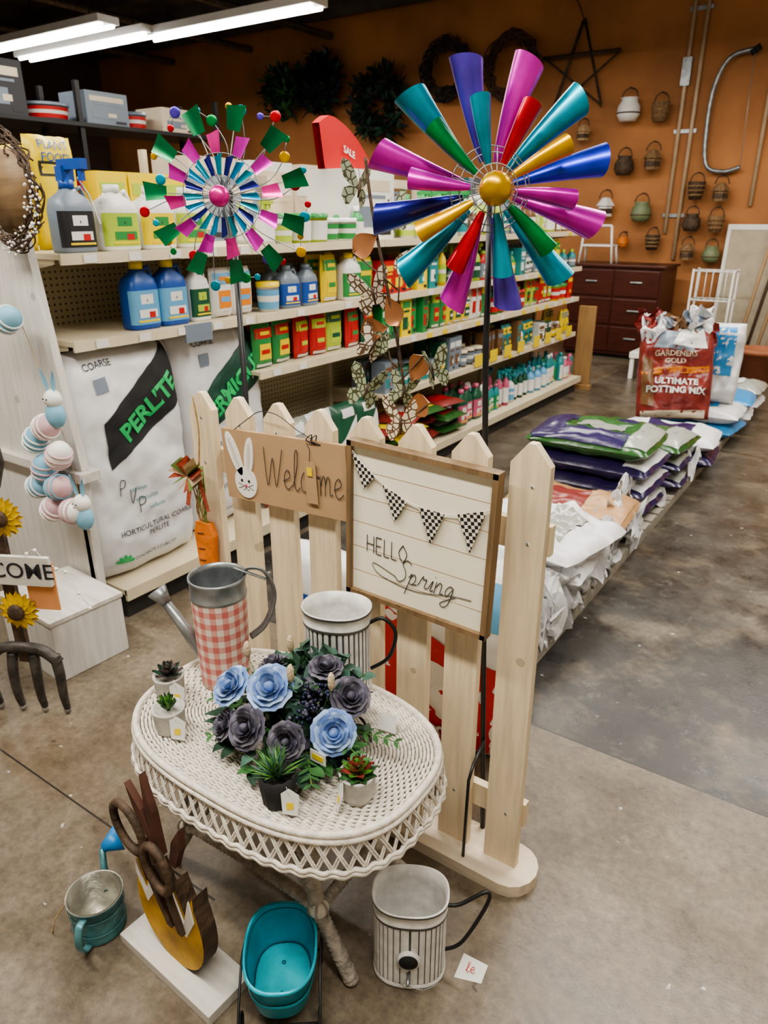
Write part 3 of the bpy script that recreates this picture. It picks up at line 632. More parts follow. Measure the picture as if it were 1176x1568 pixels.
for y in(-.09,.075):
    for x in(-.082,.082):
        c=[(x,y+.028*math.cos(2*pi*k/16),.031+.028*math.sin(2*pi*k/16)) for k in range(16)];g.tube(c,.003,M_BLACK,5,closed=True)
        for k in range(3): a=k*pi/3;g.cyl((x,y+.028*math.cos(a),.031+.028*math.sin(a)),(x,y-.028*math.cos(a),.031-.028*math.sin(a)),.0018,M_BLACK,4)
    g.cyl((-.084,y,.03),(.084,y,.03),.003,M_BLACK,6)
for x in(-.084,.084): g.tube(cr([(x,-.12,.032),(x,-.10,.07),(x*1.0,0,.12),(x,.09,.07),(x,.075,.032)],5),.003,M_BLACK,5)
g.tube([(-.084,-.12,.032),(.084,-.12,.032)],.003,M_BLACK,5)
g.make('turquoise_wagon_planter',(-.798,.772,0),(0,0,math.radians(38)))
# ------------------------------------------------------------------ turquoise watering can
g=G()
g.lathe([(0,0),(.056,0),(.061,.004),(.058,.01),(.062,.1),(.066,.103),(.066,.108)],M_TURQD,40)
g.lathe([(.066,.108),(.061,.108),(.056,.01),(0,.008)],M_GALVI,40)
for z in(.03,.075): g.lathe([(.0595+z*.04,z-.003),(.0615+z*.04,z),(.0595+z*.04,z+.003)],M_TURQD,40)
g.tube([(-.02,.06,.04),(-.05,.09,.08),(-.060,.105,.12)],[.011,.009,.008],M_TURQD,10)
g.tube([(-.060,.105,.12),(-.035,.14,.13)],[.01,.034],mat('blue_rose_head',(.02,.20,.50),.4),18)
g.tube(cr([(.02,-.062,.098),(.026,-.084,.10),(.028,-.096,.06),(.022,-.082,.02),(.018,-.060,.012)],7),.010,M_TURQD,8,flat=.3)
g.tube(cr([(-.055,-.03,.09),(-.08,-.05,.05),(-.09,-.06,.01),(-.10,-.05,.006)],6),.0016,M_TWINE,5)
g.make('turquoise_watering_can',(-1.278,.645,0),(0,0,math.radians(15)))
# ------------------------------------------------------------------ wooden tulip decoration
g=G()
g.b2(-.16,.16,-.06,.06,0,.03,M_WHWX)
eg=[]
for k in range(40):
    a=2*pi*k/40;x=.112*math.cos(a);z=.152*math.sin(a);eg.append((x*(1-.12*math.sin(a)),.180+z))
body=[p for p in eg if p[1]<.26]
body.sort(key=lambda p:math.atan2(p[0],-(p[1]-.27)))
zig=[(.095,.29),(.06,.215),(.03,.29),(-.005,.205),(-.04,.29),(-.07,.225),(-.10,.31)]
g.prism(body+zig,.04,M_YEL,T(0,-.02,0),M_BRN)
zw=[(.085,.28),(.06,.195),(.03,.27),(-.005,.18),(-.04,.27),(-.07,.205),(-.095,.28),(-.10,.24),(-.07,.17),(-.035,.225),(-.003,.14),(.03,.22),(.062,.155),(.095,.22)]
g.prism(zw,.004,M_WHITE,T(0,-.025,0))
def loop(cx,cz,rx,rz,rot,m,y=-.03):
    g.tube([(x,y,z) for x,z in ell(cx,cz,rx,rz,28,rot)],.0095,m,8,closed=True)
loop(-.092,.378,.046,.060,.5,M_BRN,-.03);loop(.015,.338,.040,.056,.25,M_BRN,-.04)
for (x0,z0),(x1,z1) in (((-.055,.325),(.02,.17)),((.02,.285),(.055,.17))): g.prism([(x0-.010,z0),(x0+.010,z0),(x1+.010,z1),(x1-.006,z1)],.010,M_BRN,T(0,-.036,0))
for x,z,l,a in((-.035,.31,.21,8),(.01,.31,.13,-18),(-.055,.33,.15,30)):
    g.prism([(-.010,0),(.010,0),(.014,l*.55),(0,l),(-.014,l*.55)],.016,M_MAROON,T(x,-.002,z)@RY(-a))
g.make('wooden_tulip_decoration',(-1.035,.695,0),(0,0,math.radians(-3)),bevel=.002)
# ------------------------------------------------------------------ flower arrangement
g=G()
g.lathe([(0,0),(.05,0),(.06,.05),(.055,.06),(0,.06)],M_GREEN4,20)
def orient(d,roll=0):
    d=Vector(d).normalized();return d.to_track_quat('Z','Y').to_matrix().to_4x4()@RZ(roll)
def rose(c,Rr,m1,m2,d):
    M=T(*c)@orient(d)
    g.ball((0,0,Rr*.35),Rr*.28,m1,(1,1,1.1),10,7,M=M)
    for kk,(rk,hk,cnt,op) in enumerate([(.36,.75,3,.05),(.52,.72,4,.12),(.70,.62,5,.25),(.88,.48,6,.40),(1.05,.30,7,.55)]):
        for i in range(cnt):
            t0=2*pi*(i+.37*kk)/cnt;hw=pi/cnt*1.35;mm=m2 if (kk+i)%2 else m1
            def fn(u,t,t0=t0,hw=hw,rk=rk,hk=hk,op=op):
                q=(u-.5)*2;ang=t0+q*hw*math.sqrt(max(.05,1-(t*.92)**3));r=Rr*(rk*(.25+.75*math.sin(min(1,t*1.25)*pi/2))+op*.35*t*t)*(1+.05*q*q)
                return (r*math.cos(ang),r*math.sin(ang),Rr*(hk*t*(1.1-.25*q*q)-op*.25*t*t*t))
            g.sheet(fn,6,5,mm,M)
rl=random.Random(11)
CF=Vector((.010,.025,.055))
VW=Vector((.40,-.62,.68)).normalized()
roses=[((-.118,-.064,.125),.034,1,(-.2,-.6,.8)),((-.020,-.045,.150),.037,1,(.2,-.6,.8)),((.135,-.03,.095),.034,1,(.5,-.6,.6)),((-.030,-.110,.085),.034,0,(.0,-.8,.6)),((.125,.040,.135),.032,0,(.5,-.3,.8)),((.065,-.095,.085),.029,0,(.3,-.8,.5)),((.045,.06,.165),.028,0,(.1,-.1,1)),((-.08,.03,.14),.028,0,(-.3,.0,.8)),((-.10,-.11,.06),.026,0,(-.4,-.7,.5))]
roses=[(tuple(Vector(c)+VW*.022),r_*1.12,bl,d) for c,r_,bl,d in roses]
def hidden(c):
    for rc,r_,_,_ in roses:
        dv=c-Vector(rc);al=dv.dot(VW)
        if al>-.015 and (dv-VW*al).length<r_*1.15: return True
    return False
cnt=0
while cnt<300:
    th=rl.uniform(0,2*pi);el=rl.uniform(-.15,1.45);rr=rl.uniform(.06,.125)
    d=Vector((math.cos(th)*math.cos(el),math.sin(th)*math.cos(el),math.sin(el)))
    c=CF+Vector((d.x*1.2,d.y*.95,d.z*.95))*rr
    cnt+=1
    if hidden(c): continue
    m=rl.choice([M_GREEN2,M_GREEN,M_GREEN4,M_GREEN2,M_GREEN2,M_GREEN4,M_PURP])
    g.leaf(T(*c)@orient(d)@RZ(rl.uniform(0,360))@RX(rl.uniform(-10,60)),rl.uniform(.03,.055),rl.uniform(.02,.034),m,rl.uniform(-.3,.4))
for i in range(60):
    th=rl.uniform(pi*.95,2.05*pi);rr=rl.uniform(.10,.15);g.leaf(T(math.cos(th)*rr*1.15,math.sin(th)*rr,rl.uniform(.02,.05))@RZ(math.degrees(th)-90+rl.uniform(-40,40))@RX(rl.uniform(-5,30)),rl.uniform(.035,.055),.026,rl.choice([M_GREEN,M_GREEN4,M_GREEN2]),-.25)
for c,r_,bl,d in roses: rose(c,r_,M_BLUE1 if bl else M_PURP,M_BLUE2 if bl else M_PURP2,d)
for i in range(26):
    th=rl.uniform(0,2*pi);d=Vector((math.cos(th)*1.1,math.sin(th),rl.uniform(.6,1.9))).normalized();p0=Vector((0,.03,.05));L_=rl.uniform(.14,.18)
    pts=[p0+d*L_*t+Vector((0,0,-.02*t*t)) for t in(.3,.6,1)]
    if hidden(Vector(pts[-1])): continue
    g.tube(pts,.0015,M_GREEN,4)
    for k in range(9):
        t=.4+.07*k;q=p0+d*L_*t+Vector((0,0,-.02*t*t))
        if not hidden(q): g.leaf(T(*q)@RZ(rl.uniform(0,360))@RX(rl.uniform(-10,50)),.034,.034,M_GREEN2,.1,.1,.7)
for th,z in((200,.03),(170,.05),(-50,.02),(15,.03),(-20,.06),(150,.02),(235,.02),(185,.02)):
    a=math.radians(th);d=Vector((math.cos(a)*1.1,math.sin(a)*.9,.35));p=[Vector((.01,.01,z))+d*t+Vector((0,0,-1.1*t*t)) for t in[.03+.022*k for k in range(9)]];g.tube(p,.0013,M_GREEN3,4)
    for k,q in enumerate(p[1:]):
        for s_ in(-1,1): g.leaf(T(*q)@RZ(th-90+s_*55)@RX(5),.042*(1-k*.07),.009,M_GREEN,-.2)
for i in range(200):
    c0=rl.choice([(.07,.0,.16),(.085,.02,.155),(.05,-.01,.16),(.075,-.04,.135)]);c=Vector((c0[0]+rl.gauss(0,.014),c0[1]+rl.gauss(0,.014),c0[2]+rl.gauss(0,.012)))
    if not hidden(c): g.ball(tuple(c),.0045,rl.choice([M_NAVYB,M_NAVYB,M_NAVYB,M_PURP,M_PURP]),(1,1,1),7,5)
for x,y,z in((-.115,-.02,.185),(.03,-.04,.190),(.115,-.01,.185),(-.04,.04,.195)):
    g.tube([(x*.5,y*.5,.05),(x,y,z)],.001,M_GREEN,4);g.ball((x,y,z+.018),.010,M_GRASS,(.8,.8,2.2),10,8,nz=.2)
for i in range(16): g.ball((-.06+rl.gauss(0,.03),-.05+rl.gauss(0,.02),.135+rl.gauss(0,.012)),.005,mat('pale_bud',(.40,.40,.18),.7),(1,1,1),6,5)
g.box((.135,-.085,.07),(.04,.002,.028),P['white']);g.box((.135,-.0865,.07),(.028,.001,.012),P['yellow'])
g.make('blue_rose_arrangement',(-.915,.985,.503))
# ------------------------------------------------------------------ succulents
def succ(name,loc,potm,kind,black=False,rot=0):
    g=G()
    if black: g.lathe([(0,0),(.030,0),(.034,.03),(.038,.07),(.034,.07),(.03,.055),(0,.055)],potm,36,rf=lambda a,z:1+.05*math.cos(a*12))
    else: g.lathe([(0,0),(.030,0),(.034,.012),(.037,.055),(.038,.06),(.033,.06),(.031,.048),(0,.048)],potm,32)
    r=random.Random(len(name))
    if kind=='aloe':
        for i in range(26): g.leaf(T(0,0,.05)@RZ(i*137.5)@RX(25+35*(1-i/26)+15),.036+.004*(i%3),.012,[M_GREEN3,M_GREEN][i%2],.15,.8,.6)
    elif kind=='echev':
        for k in range(4):
            for i in range(8-k): g.leaf(T(0,0,.055+.006*k)@RZ(i*360/(8-k)+k*20)@RX(12+18*k),.040-.007*k,.018,[mat('purple_succulent',(.11,.085,.08),.6,var=.3),M_GREEN4][(i+k)%3==0],.25,.5,1.1)
    elif kind=='red':
        for k in range(4):
            for i in range(8-k): g.leaf(T(0,0,.055+.006*k)@RZ(i*360/(8-k)+k*20)@RX(18+18*k),.040-.006*k,.017,[M_REDSUC,M_GREEN3][(k<2 and i%2==0) or k==3],.15,.5,1.1)
        for i in range(9): g.leaf(T(0,0,.05)@RZ(i*40)@RX(12),.046,.018,M_GREEN,.1,.4,1.1)
    else:
        for i in range(54): g.leaf(T(r.uniform(-.01,.01),r.uniform(-.01,.01),.055)@RZ(i*137.5)@RX(r.uniform(45,88)),r.uniform(.05,.075),.005,[M_GREEN,M_GREEN3,M_GREEN2][i%3],-.2,.2)
    M=T(.045,-.018,.03)@RZ(35)@RX(-14)
    g.prism([(-.013,-.022),(.017,-.028),(.02,.016),(0,.03),(-.016,.02)],.001,P['white'],M);g.box((.002,-.001,-.006),(.014,.001,.014),P['yellow'],M)
    g.tube([(.046,-.018,.056),(.03,-.01,.062)],.0007,M_WHITE,4)
    g.make(name,loc,(0,0,math.radians(rot)))
succ('potted_aloe',(-1.175,.845,.503),M_CEMENT,'aloe')
succ('potted_echeveria',(-1.275,.93,.503),M_CEMENT,'echev')
succ('potted_grass_plant',(-.82,.82,.503),M_BLKM,'grass',True)
succ('potted_red_succulent',(-.695,.920,.503),M_CEMENT,'red',False,-80)
g=G();g.prism([(-.02,-.015),(.025,-.02),(.02,.02),(-.018,.018)],.001,P['white'],T(0,0,.02)@RX(-30));g.make('plant_tag',(-.76,1.12,.503),(0,0,.3))
# ------------------------------------------------------------------ wind spinners
g=G()
g.ball((0,-.075,0),.030,SP['gold'],(1,.8,1),24,16)
outer=['magenta','teal','blue','magenta','teal','indigo','magenta','teal','navy','magenta','teal','indigo']
inner=['red','gold','magenta','green','teal','red','gold','magenta','green','teal']
def blade(ang,r0,r1,w0,w1,m,y,yaw):
    M=RY(ang)@T(0,y,0)@RZ(yaw)
    def fn(u,t):
        a=(u-.5)*math.radians(250);r=r0+(r1-r0)*t;w=w0+(w1-w0)*t**.85
        return (w*math.sin(a)+.006*t*t,-w*math.cos(a)*.8,r+w*.55*t**3*math.cos(a*.7+.5))
    g.sheet(fn,16,12,m,M)
for i,c in enumerate(outer): blade(15+i*30,.05,.216,.006,.0300,SP[c],.01,-28)
for i,c in enumerate(inner): blade(23+i*36,.042,.148,.006,.0205,SP[c],-.040,32)
for r_,y in((.062,-.04),(.042,-.065),(.075,-.01)):
    g.tube([(r_*math.cos(2*pi*k/40),y,r_*math.sin(2*pi*k/40)) for k in range(40)],.0012,M_GALV,5,closed=True)
for k in range(22):
    a=2*pi*k/22;g.cyl((.02*math.cos(a),-.065,.02*math.sin(a)),(.075*math.cos(a),-.01,.075*math.sin(a)),.0011,M_GALV,4)
g.cyl((0,-.07,0),(0,.05,0),.008,M_BLACK,10)
ar=math.radians(36);hx,hy,hz=-.688,1.358,1.645
def W2L(x,y,z):
    dx,dy=x-hx,y-hy;return (dx*math.cos(ar)+dy*math.sin(ar),-dx*math.sin(ar)+dy*math.cos(ar),z-hz)
g.tube([W2L(-.712,1.412,1.66),W2L(-.702,1.412,1.3),W2L(-.635,1.412,0)],.0068,M_BLACK,8)
g.tube([W2L(-.648,1.41,.33),W2L(-.632,1.32,.32),W2L(-.630,1.295,.29),W2L(-.634,1.295,.036)],.0042,M_BLACK,6)
g.make('cone_wind_spinner',(hx,hy,hz),(0,0,ar))
g=G();g.ball((0,-.065,0),.026,SP['pink'],(1,.8,1),20,14)
def fin(ang,r,w0,w1,l,m,y,tw=25):
    M=RY(ang)@T(0,y,r)@RZ(tw)
    g.sheet(lambda u,t:((u-.5)*(w0+(w1-w0)*t)*2,.006*math.cos((u-.5)*2.5),l*t+.010*(u-.5)*t),4,3,m,M)
    g.cyl(M@Vector((0,.01,0)),(RY(ang)@Vector((0,y,.02))),.0012,M_GALV,4)
for i in range(11): fin(i*360/11+12,.155,.016,.024,.058,SP['dgreen'],.0,10)
for i in range(12): fin(i*30-6,.100,.012,.018,.048,SP[['pink','magenta','magenta'][i%3]],-.025,-10)
for i in range(20): fin(i*18,.050,.005,.009,.045,SP[['teal','navy','cyan'][i%3]],-.045,15)
cols=['gold','red','teal','green','indigo','gold','teal','red']
for i in range(16):
    a=2*pi*i/16+.2;r1=.18+.05*((i*5)%3)/2
    p=[(.03*math.cos(a),.03,.03*math.sin(a)),(.12*math.cos(a+.15),.035,.12*math.sin(a+.15)),(r1*math.cos(a+.35),.03,r1*math.sin(a+.35))];g.tube(cr(p,5),.0013,M_GALV,4)
    g.ball(p[-1],.014,SP[cols[i%8]],(1,.2,1),12,8)
    g.ball((.21*math.cos(a+.5),.03,.21*math.sin(a+.5)),.009,SP[cols[(i+3)%8]],(1,.2,1),10,6)
    g.tube([p[-1],(.21*math.cos(a+.5),.03,.21*math.sin(a+.5))],.001,M_GALV,4)
for r_ in(.05,.10): g.tube([(r_*math.cos(2*pi*k/40),-.035,r_*math.sin(2*pi*k/40)) for k in range(40)],.001,M_GALV,4,closed=True)
g.cyl((0,-.06,0),(0,.06,0),.007,M_BLACK,10);g.tube([(0,.06,.015),(0,.06,-1.645)],.0085,M_BLACK,8)
g.make('petal_wind_spinner',(-1.493,1.455,1.645),(0,0,math.radians(32)))
# ------------------------------------------------------------------ butterfly stake
g=G()
st=cr([(0,0,0),(0,0,.9),(-.01,0,1.2),(-.05,0,1.4),(-.1,0,1.6),(-.12,0,1.72)],8);g.tube(st,.004,M_BRN,6)
def bfly(c,s_,m,yaw,pitch=0,roll=0):
    M=T(*c)@RZ(yaw)@RX(pitch)@RY(roll)
    for q in(-1,1):
        W1=[(0,.1),(.25,.55),(.6,.95),(.95,1.0),(1.0,.7),(.8,.3),(.45,.02),(0,-.05)]
        W2=[(0,-.03),(.45,-.02),(.75,-.15),(.8,-.45),(.55,-.8),(.35,-.75),(.12,-.35)]
        for Wp in(W1,W2): g.prism([(x*s_*q*.9,z*s_) for x,z in Wp],.0012,m,M@RZ(q*22))
    g.tube([(0,-.002,-.45*s_),(0,-.004,0),(0,-.002,.35*s_)],[.002,.004,.002],M_BRN,6,M=M)
    for q in(-1,1): g.tube([(0,-.002,.3*s_),(q*.2*s_,-.004,.75*s_)],.0006,M_BRN,4,M=M)
for c,s_,m,yw,ro in [((-.125,-.02,1.66),.052,M_WG2,60,10),((-.03,-.02,1.60),.048,M_WG2,-40,-20),((-.08,-.03,1.43),.058,M_WG1,25,-15),((-.11,-.02,1.20),.058,M_WG2,35,20),((.08,-.02,1.27),.052,M_WG2,-30,-20),((.0,-.03,1.135),.062,M_WG1,5,0),((.0,-.02,1.21),.045,M_WG2,30,15),((-.09,-.02,1.31),.045,M_WG1,40,30)]:
    bfly(c,s_,m,yw+15,0,ro)
for x,z,a,m in((-.15,1.52,60,M_COPPER),(-.02,1.36,-30,M_COPPER),(.05,1.30,-150,M_COPPER),(.07,1.19,-110,M_COPPER),(-.02,1.47,30,M_WG1),(-.05,1.30,-60,M_WG2),(-.13,1.34,80,M_COPPER)):
    g.leaf(T(x,-.01,z)@RY(a)@RX(75),.075,.058,m,.15,.2,.65)
    g.tube([(x,-.01,z),(-.03,0,z-.08)],.002,M_BRN,5)
g.make('butterfly_garden_stake',(-.93,1.46,0))
# ------------------------------------------------------------------ carrot hanging on fence
g=G();g.M=SC(1.3,1.1,1.25)
g.prism([(-.022,.06),(-.03,.03),(-.024,-.05),(-.008,-.095),(.008,-.095),(.024,-.04),(.03,.03),(.02,.06)],.018,M_ORANGE2)
for k in(-.04,-.01,.03): g.tube([(-.02,-.001,k),(.0,-.001,k+.004)],.0015,M_MAROON,4)
for i in range(12): g.tube(cr([(R.uniform(-.012,.012),.008,.05),(R.uniform(-.02,.02),.0,.10),(R.uniform(-.03,.02),.0,.16),(R.uniform(-.01,.01),.008,.20)],6),.0018,[M_GREEN3,M_TWINE,M_TWINE][i%3],4)
g.tube(cr([(0,.008,.20),(.01,.008,.28),(.0,.01,.36)],5),.0022,M_TWINE,5)
for i in range(12):
    a=i*30+10;g.sheet(lambda u,t,a=a:(math.cos(math.radians(a))*.040*math.sin(t*pi)+(u-.5)*.018,-.015-.025*math.sin(t*pi)+(u-.5)*.02,.19+math.sin(math.radians(a))*.034*math.sin(t*pi)+(u-.5)*.02),2,8,[M_PLAID,mat('green_ribbon',(.25,.35,.10),.8),mat('cream_ribbon',(.65,.5,.35),.8)][i%3])
for s_ in(-1,1): g.sheet(lambda u,t,s_=s_:(s_*(.012+.02*t)+(u-.5)*.014,-.01,.18-.08*t),2,4,M_PLAID)
g.make('carrot_door_hanger',(-1.535,1.305,.695))
# ------------------------------------------------------------------ left display
g=G()
g.prism([(-.9,.70),(.06,.70),(-.06,1.55),(-.9,1.55)],.03,M_WHW)
g.b2(-.9,.09,-.03,.06,.66,.70,M_WHWX);g.prism([(-.9,0),(.04,0),(.02,.66),(-.9,.66)],.03,M_WHW)
g.b2(.0,.045,.0,.035,0,.66,M_WHW)
g.make('white_wood_display_panel',(-2.475,1.50,0),bevel=.003)
g=G();g.b2(-.37,0,0,.29,0,.25,M_WHW);g.b2(-.375,.005,-.005,.295,.235,.255,M_WHWX);g.make('white_wood_crate',(-2.25,1.175,0),(0,0,math.radians(-3)),bevel=.003)
g=G()
g.b2(-.02,.02,0,.018,.20,.86,M_BRN)
M_FORKM=mat('antique_pewter',(.07,.062,.055),.5,.4,var=.5,scale=30,bump=.4)
g.tube(cr([(-.125,0,.205),(-.075,-.002,.25),(0,-.004,.262),(.075,-.002,.25),(.125,0,.205)],6),.019,M_FORKM,8)
for x in(-.125,-.042,.042,.125):
    pp=cr([(x*.9,0,.235),(x,-.01,.17),(x,-.012,.08),(x*.98,.0,.012)],6);g.tube(pp,[.018-.008*(k/(len(pp)-1))**2 for k in range(len(pp))],M_FORKM,8)
    g.ball((x*.98,-.002,.018),.0125,mat('worn_tine_tip',(.32,.30,.27),.5,.3,var=.4,scale=40),(1,1,1.4),8,6)
g.box((0,-.02,.56),(.34,.015,.10),M_WHWX)
g.text('WELCOME',.076,M_INK,lambda x,y:(x,-.029,.56+y),bold=.0005)
def sunf(c,r_):
    for k in range(2):
        for i in range(12): g.leaf(T(c[0],c[1]-.006*k,c[2])@RY(i*30+15*k)@RX(78),r_,r_*.42,mat('sunflower_yellow',(.60,.38,.01),.6,var=.2),.05,.2,.9)
    g.ball((c[0],c[1]-.012,c[2]),r_*.42,M_BRN,(1,.5,1),12,8)
sunf((0.04,-.02,.74),.070);sunf((.03,-.02,.41),.070)
g.prism([(-.015,0),(-.045,.08),(-.04,.15),(0,.20),(.04,.15),(.045,.08),(.015,0)],.012,M_FORKM,T(0.03,-.01,.83));
g.cyl((0,-.005,.72),(0.02,-.005,.84),.014,M_FORKM,8)
g.box((.12,-.005,.50),(.10,.006,.17),mat('orange_tag',(.68,.30,.12),.7));
for k in range(7): 
    a=(.10+.03*k,-.02,.62-.012*k*k*.4+.02*math.sin(k*2));g.ball(a,.006,M_WHITE,(1,1,1),8,6)
g.tube([(.10+.03*k,-.02,.625-.012*k*k*.4+.02*math.sin(k*2)) for k in range(7)],.001,M_WHITE,4)
g.make('garden_fork_welcome_sign',(-2.18,1.03,0),(0,0,math.radians(28)))
g=G()
stp=cr([(-.19,0,.45),(-.12,0,.30),(-.04,-.01,.12),(0,0,-.05),(.02,0,-.22),(.05,0,-.38)],8);g.tube(stp,.0015,M_TWINE,4)
def egg(c,s_,m,m2,tilt):
    M=T(*c)@RY(tilt);g.ball((0,0,0),s_,m,(1,1,1.35),16,12,M=M)
    for z in(-.5,0,.5): rr=s_*math.sqrt(1-(z/1.35)**2)*1.01;g.tube([(rr*math.cos(2*pi*k/20),rr*math.sin(2*pi*k/20),z*s_) for k in range(20)],s_*.09,m2,5,closed=True,M=M)
pk=mat('pastel_pink',(.55,.36,.38),.7);bl=mat('pastel_blue',(.20,.42,.55),.7);wh=M_WHITE
for i,(x,z) in enumerate(((-.17,.40),(-.05,.03),(-.0,-.07),(-.04,-.20),(-.13,-.03),(.03,-.28),(-.11,-.14),(-.10,-.30),(-.17,-.22))): egg((x,-.04,z),.046,[bl,pk,wh,pk,bl,wh,bl,pk,bl][i],[wh,wh,pk,bl,wh,pk,pk,wh,wh][i],[60,70,30,75,40,80,20,50,65][i])
for x,z in((.01,.14),(.08,-.24)):
    g.ball((x,-.03,z),.034,wh,(1,.9,1),14,10);g.ball((x,-.03,z-.058),.040,bl,(1,.8,1.2),14,10)
    for q in(-1,1): g.leaf(T(x+q*.012,-.03,z+.02)@RY(q*18)@RX(88),.09,.028,bl,.1,.3)
    for q in(-1,1): g.ball((x+q*.01,-.062,z+.004),.003,M_INK,(1,1,1),6,4)
    g.ball((x,-.064,z-.006),.004,pk,(1,1,1),6,4)
g.make('easter_bunny_garland',(-2.40,1.45,.86))
g=G();
for i in range(60):
    a0=R.uniform(0,2*pi);rr=R.uniform(.13,.18);pts=[((rr+R.uniform(-.015,.015))*math.cos(a0+k*.25),R.uniform(-.02,.02),(rr+R.uniform(-.015,.015))*math.sin(a0+k*.25)) for k in range(6)];g.tube(cr(pts,3),.003,M_BRN,4)
for i in range(90):
    a0=R.uniform(-2.2,.3);rr=R.uniform(.13,.20);g.ball((rr*math.cos(a0),-.02+R.uniform(-.015,.015),rr*math.sin(a0)),.0045,M_WHITE,(1,1,1),6,5)
g.lathe([(0,-.01),(.13,-.01),(.13,.01),(0,.01)],wood('wood_slice',(.22,.14,.07),0,.6),30,M=RX(90),rf=lambda a,z:1+.05*math.sin(3*a)+.03*math.sin(7*a))
g.make('twig_wreath',(-2.49,1.45,1.675))
# ------------------------------------------------------------------ soil bags along the aisle
g=G()
for x in(-1.5,-1.18,-.88): g.b2(x-.03,x+.03,1.98,7.4,0,.045,M_PALW)
y=2.0
while y<7.35: g.b2(-1.54,-.85,y,y+.10,.045,.06,M_PALW);y+=.13
g.make('wood_pallet_platform')
def lying(name,c,w,l,t,m,rz,top=None,seed=0,wr=.022):
    g=G();F=addbag(g,w,l,t,m,RX(-90),seed,wr,26,26,p=4)
    for rc,mm in (top or []): patch(g,F,rc,mm,RX(-90),.004,10)
    return g.make(name,c,(0,0,math.radians(rz)))
ZB=.122
for i in range(4):
    lying('potting_soil_bag',(-1.21+.02*R.uniform(-1,1),3.9+.02*R.uniform(-1,1),ZB+.113*i),.68,.50,.13,M_BAGP if i<3 else M_BAGG,R.uniform(-3,3),[(rect(-.95,-.45,-.85,.85),M_BAGP),(rect(.62,.96,-.9,.9),M_BAGC),(rect(-.3,.4,-.3,.35),M_BAGC),(rect(-.9,.6,-.97,-.45),M_BAGP)] if i==3 else [(rect(.6,.96,-.9,.9),M_BAGW)],i)
for i in range(3):
    lying('potting_soil_bag',(-1.15,4.48,ZB+.105*i),.64,.45,.12,[M_BAGP,M_BAGP,M_BAGG][i],R.uniform(-5,5),[(rect(.5,.96,-.9,.9),M_BAGC),(rect(-.8,.3,-.8,.2),M_BAGP)],i+5)
for i in range(2): lying('tan_mulch_bag',(-1.20+.04*i,3.36-.02*i,ZB+.11*i),.64,.48,.13,[M_BAGW,M_BAGT][i],8*i-4,[(rect(-.5,.3,-.5,.4),[M_BAGC,M_BAGR][i]),(rect(.5,.95,-.8,.8),[M_BAGT,M_BAGT][i])],i+9)
for i in range(3): lying('white_soil_bag',(-1.17+.03*i,2.78+.03*i,ZB+.09*i),.62,.5,.13,M_BAGW,[-6,5,-10][i],[(rect(.1,.6,-.5,.5),M_BAGC)],i+20,wr=.05)
for i in range(3): lying('white_soil_bag',(-1.18-.02*i,2.28+.02*i,ZB+.09*i),.60,.46,.13,M_BAGW,[6,-5,12][i],[(rect(-.3,.4,-.4,.4),M_BAGC)],i+30,wr=.05)
for i,(y,m,m2) in enumerate([(5.0,M_BAGP,M_BAGW),(5.85,M_BAGB,M_BAGW),(6.35,M_BAGW,M_BAGB),(6.85,M_BAGW,M_BAGC)]):
    for k in range(2): lying('mulch_bag',(-1.10,y,ZB+.11*k),.66,.46,.12,[m,m2][k],R.uniform(-8,8),[(rect(-.4,.5,-.5,.5),[m2,m][k])],i*3+40+k)
g=G()
for i in range(60):
    c=Vector((-.90+R.uniform(-.07,.03),2.0+R.random()*(1.7 if i<45 else 3.2),.09+R.random()*.16));s_=R.uniform(.05,.10)
    sd=R.random()*50
    g.sheet(lambda u,v,c=c,s_=s_,sd=sd:(lambda q:Vector((q.x,q.y,max(.012,q.z))))(c+Vector(((u-.5)*s_*1.3+.05*noise.noise(Vector((u*3,v*3,sd))),(v-.5)*s_*2.2+.06*noise.noise(Vector((u*3,v*3,sd+9))),.16*noise.noise(Vector((u*3,v*3,sd+20)))-(u-.4)*s_*1.2))),10,10,M_BAGW,smooth=False)
g.make('torn_white_plastic_wrap')
def upright(name,loc,rot,w,h,t,m,deco,seed,wr=.02):
    g=G();M=T(0,0,h/2);F=addbag(g,w,h,t,m,M,seed,wr,30,36);deco(g,F,M,w,h);g.make(name,loc,rot)
def d1(g,F,M,w,h):
    patch(g,F,[(-.6,.55),(.5,.45),(.3,.9),(-.4,.95)],P['gray'],M,.004);patch(g,F,[(-.88,-.06),(.88,.02),(.88,.15),(-.88,.1)],M_BAGO,M,.004);bagtext(g,F,w,h,'ULTIMATE\nPOTTING MIX',.062,P['white'],.05,-.30,-2,M,.012,.002);bagtext(g,F,w,h,'GARDENERS\nGOLD',.05,P['cream'],0,.33,0,M,.012,.001);patch(g,F,[(-.88,-.98),(.88,-.98),(.88,-.8),(-.88,-.86)],P['cream'],M,.004);patch(g,F,[(-.1,.6),(.8,.5),(.7,.97),(.1,.97)],P['white'],M,.008);patch(g,F,[(-.88,-.7),(-.5,-.75),(-.6,.3),(-.88,.4)],M_BAGK if False else P['brown'],M,.005)
    for i in range(18):
        sd=R.random()*50;c=Vector((R.uniform(-.2,.2),R.uniform(-.06,.02),h+R.uniform(-.08,.07)));g.sheet(lambda u,v,c=c,sd=sd:c+Vector(((u-.5)*.14+.05*noise.noise(Vector((u*3,v*3,sd))),.1*noise.noise(Vector((u*3,v*3,sd+9))),(v-.5)*.16+.06*noise.noise(Vector((u*3,v*3,sd+20))))),8,8,[M_BAGW,P['gray'],M_BAGW,M_BAGR,P['brown']][i%5],smooth=False)
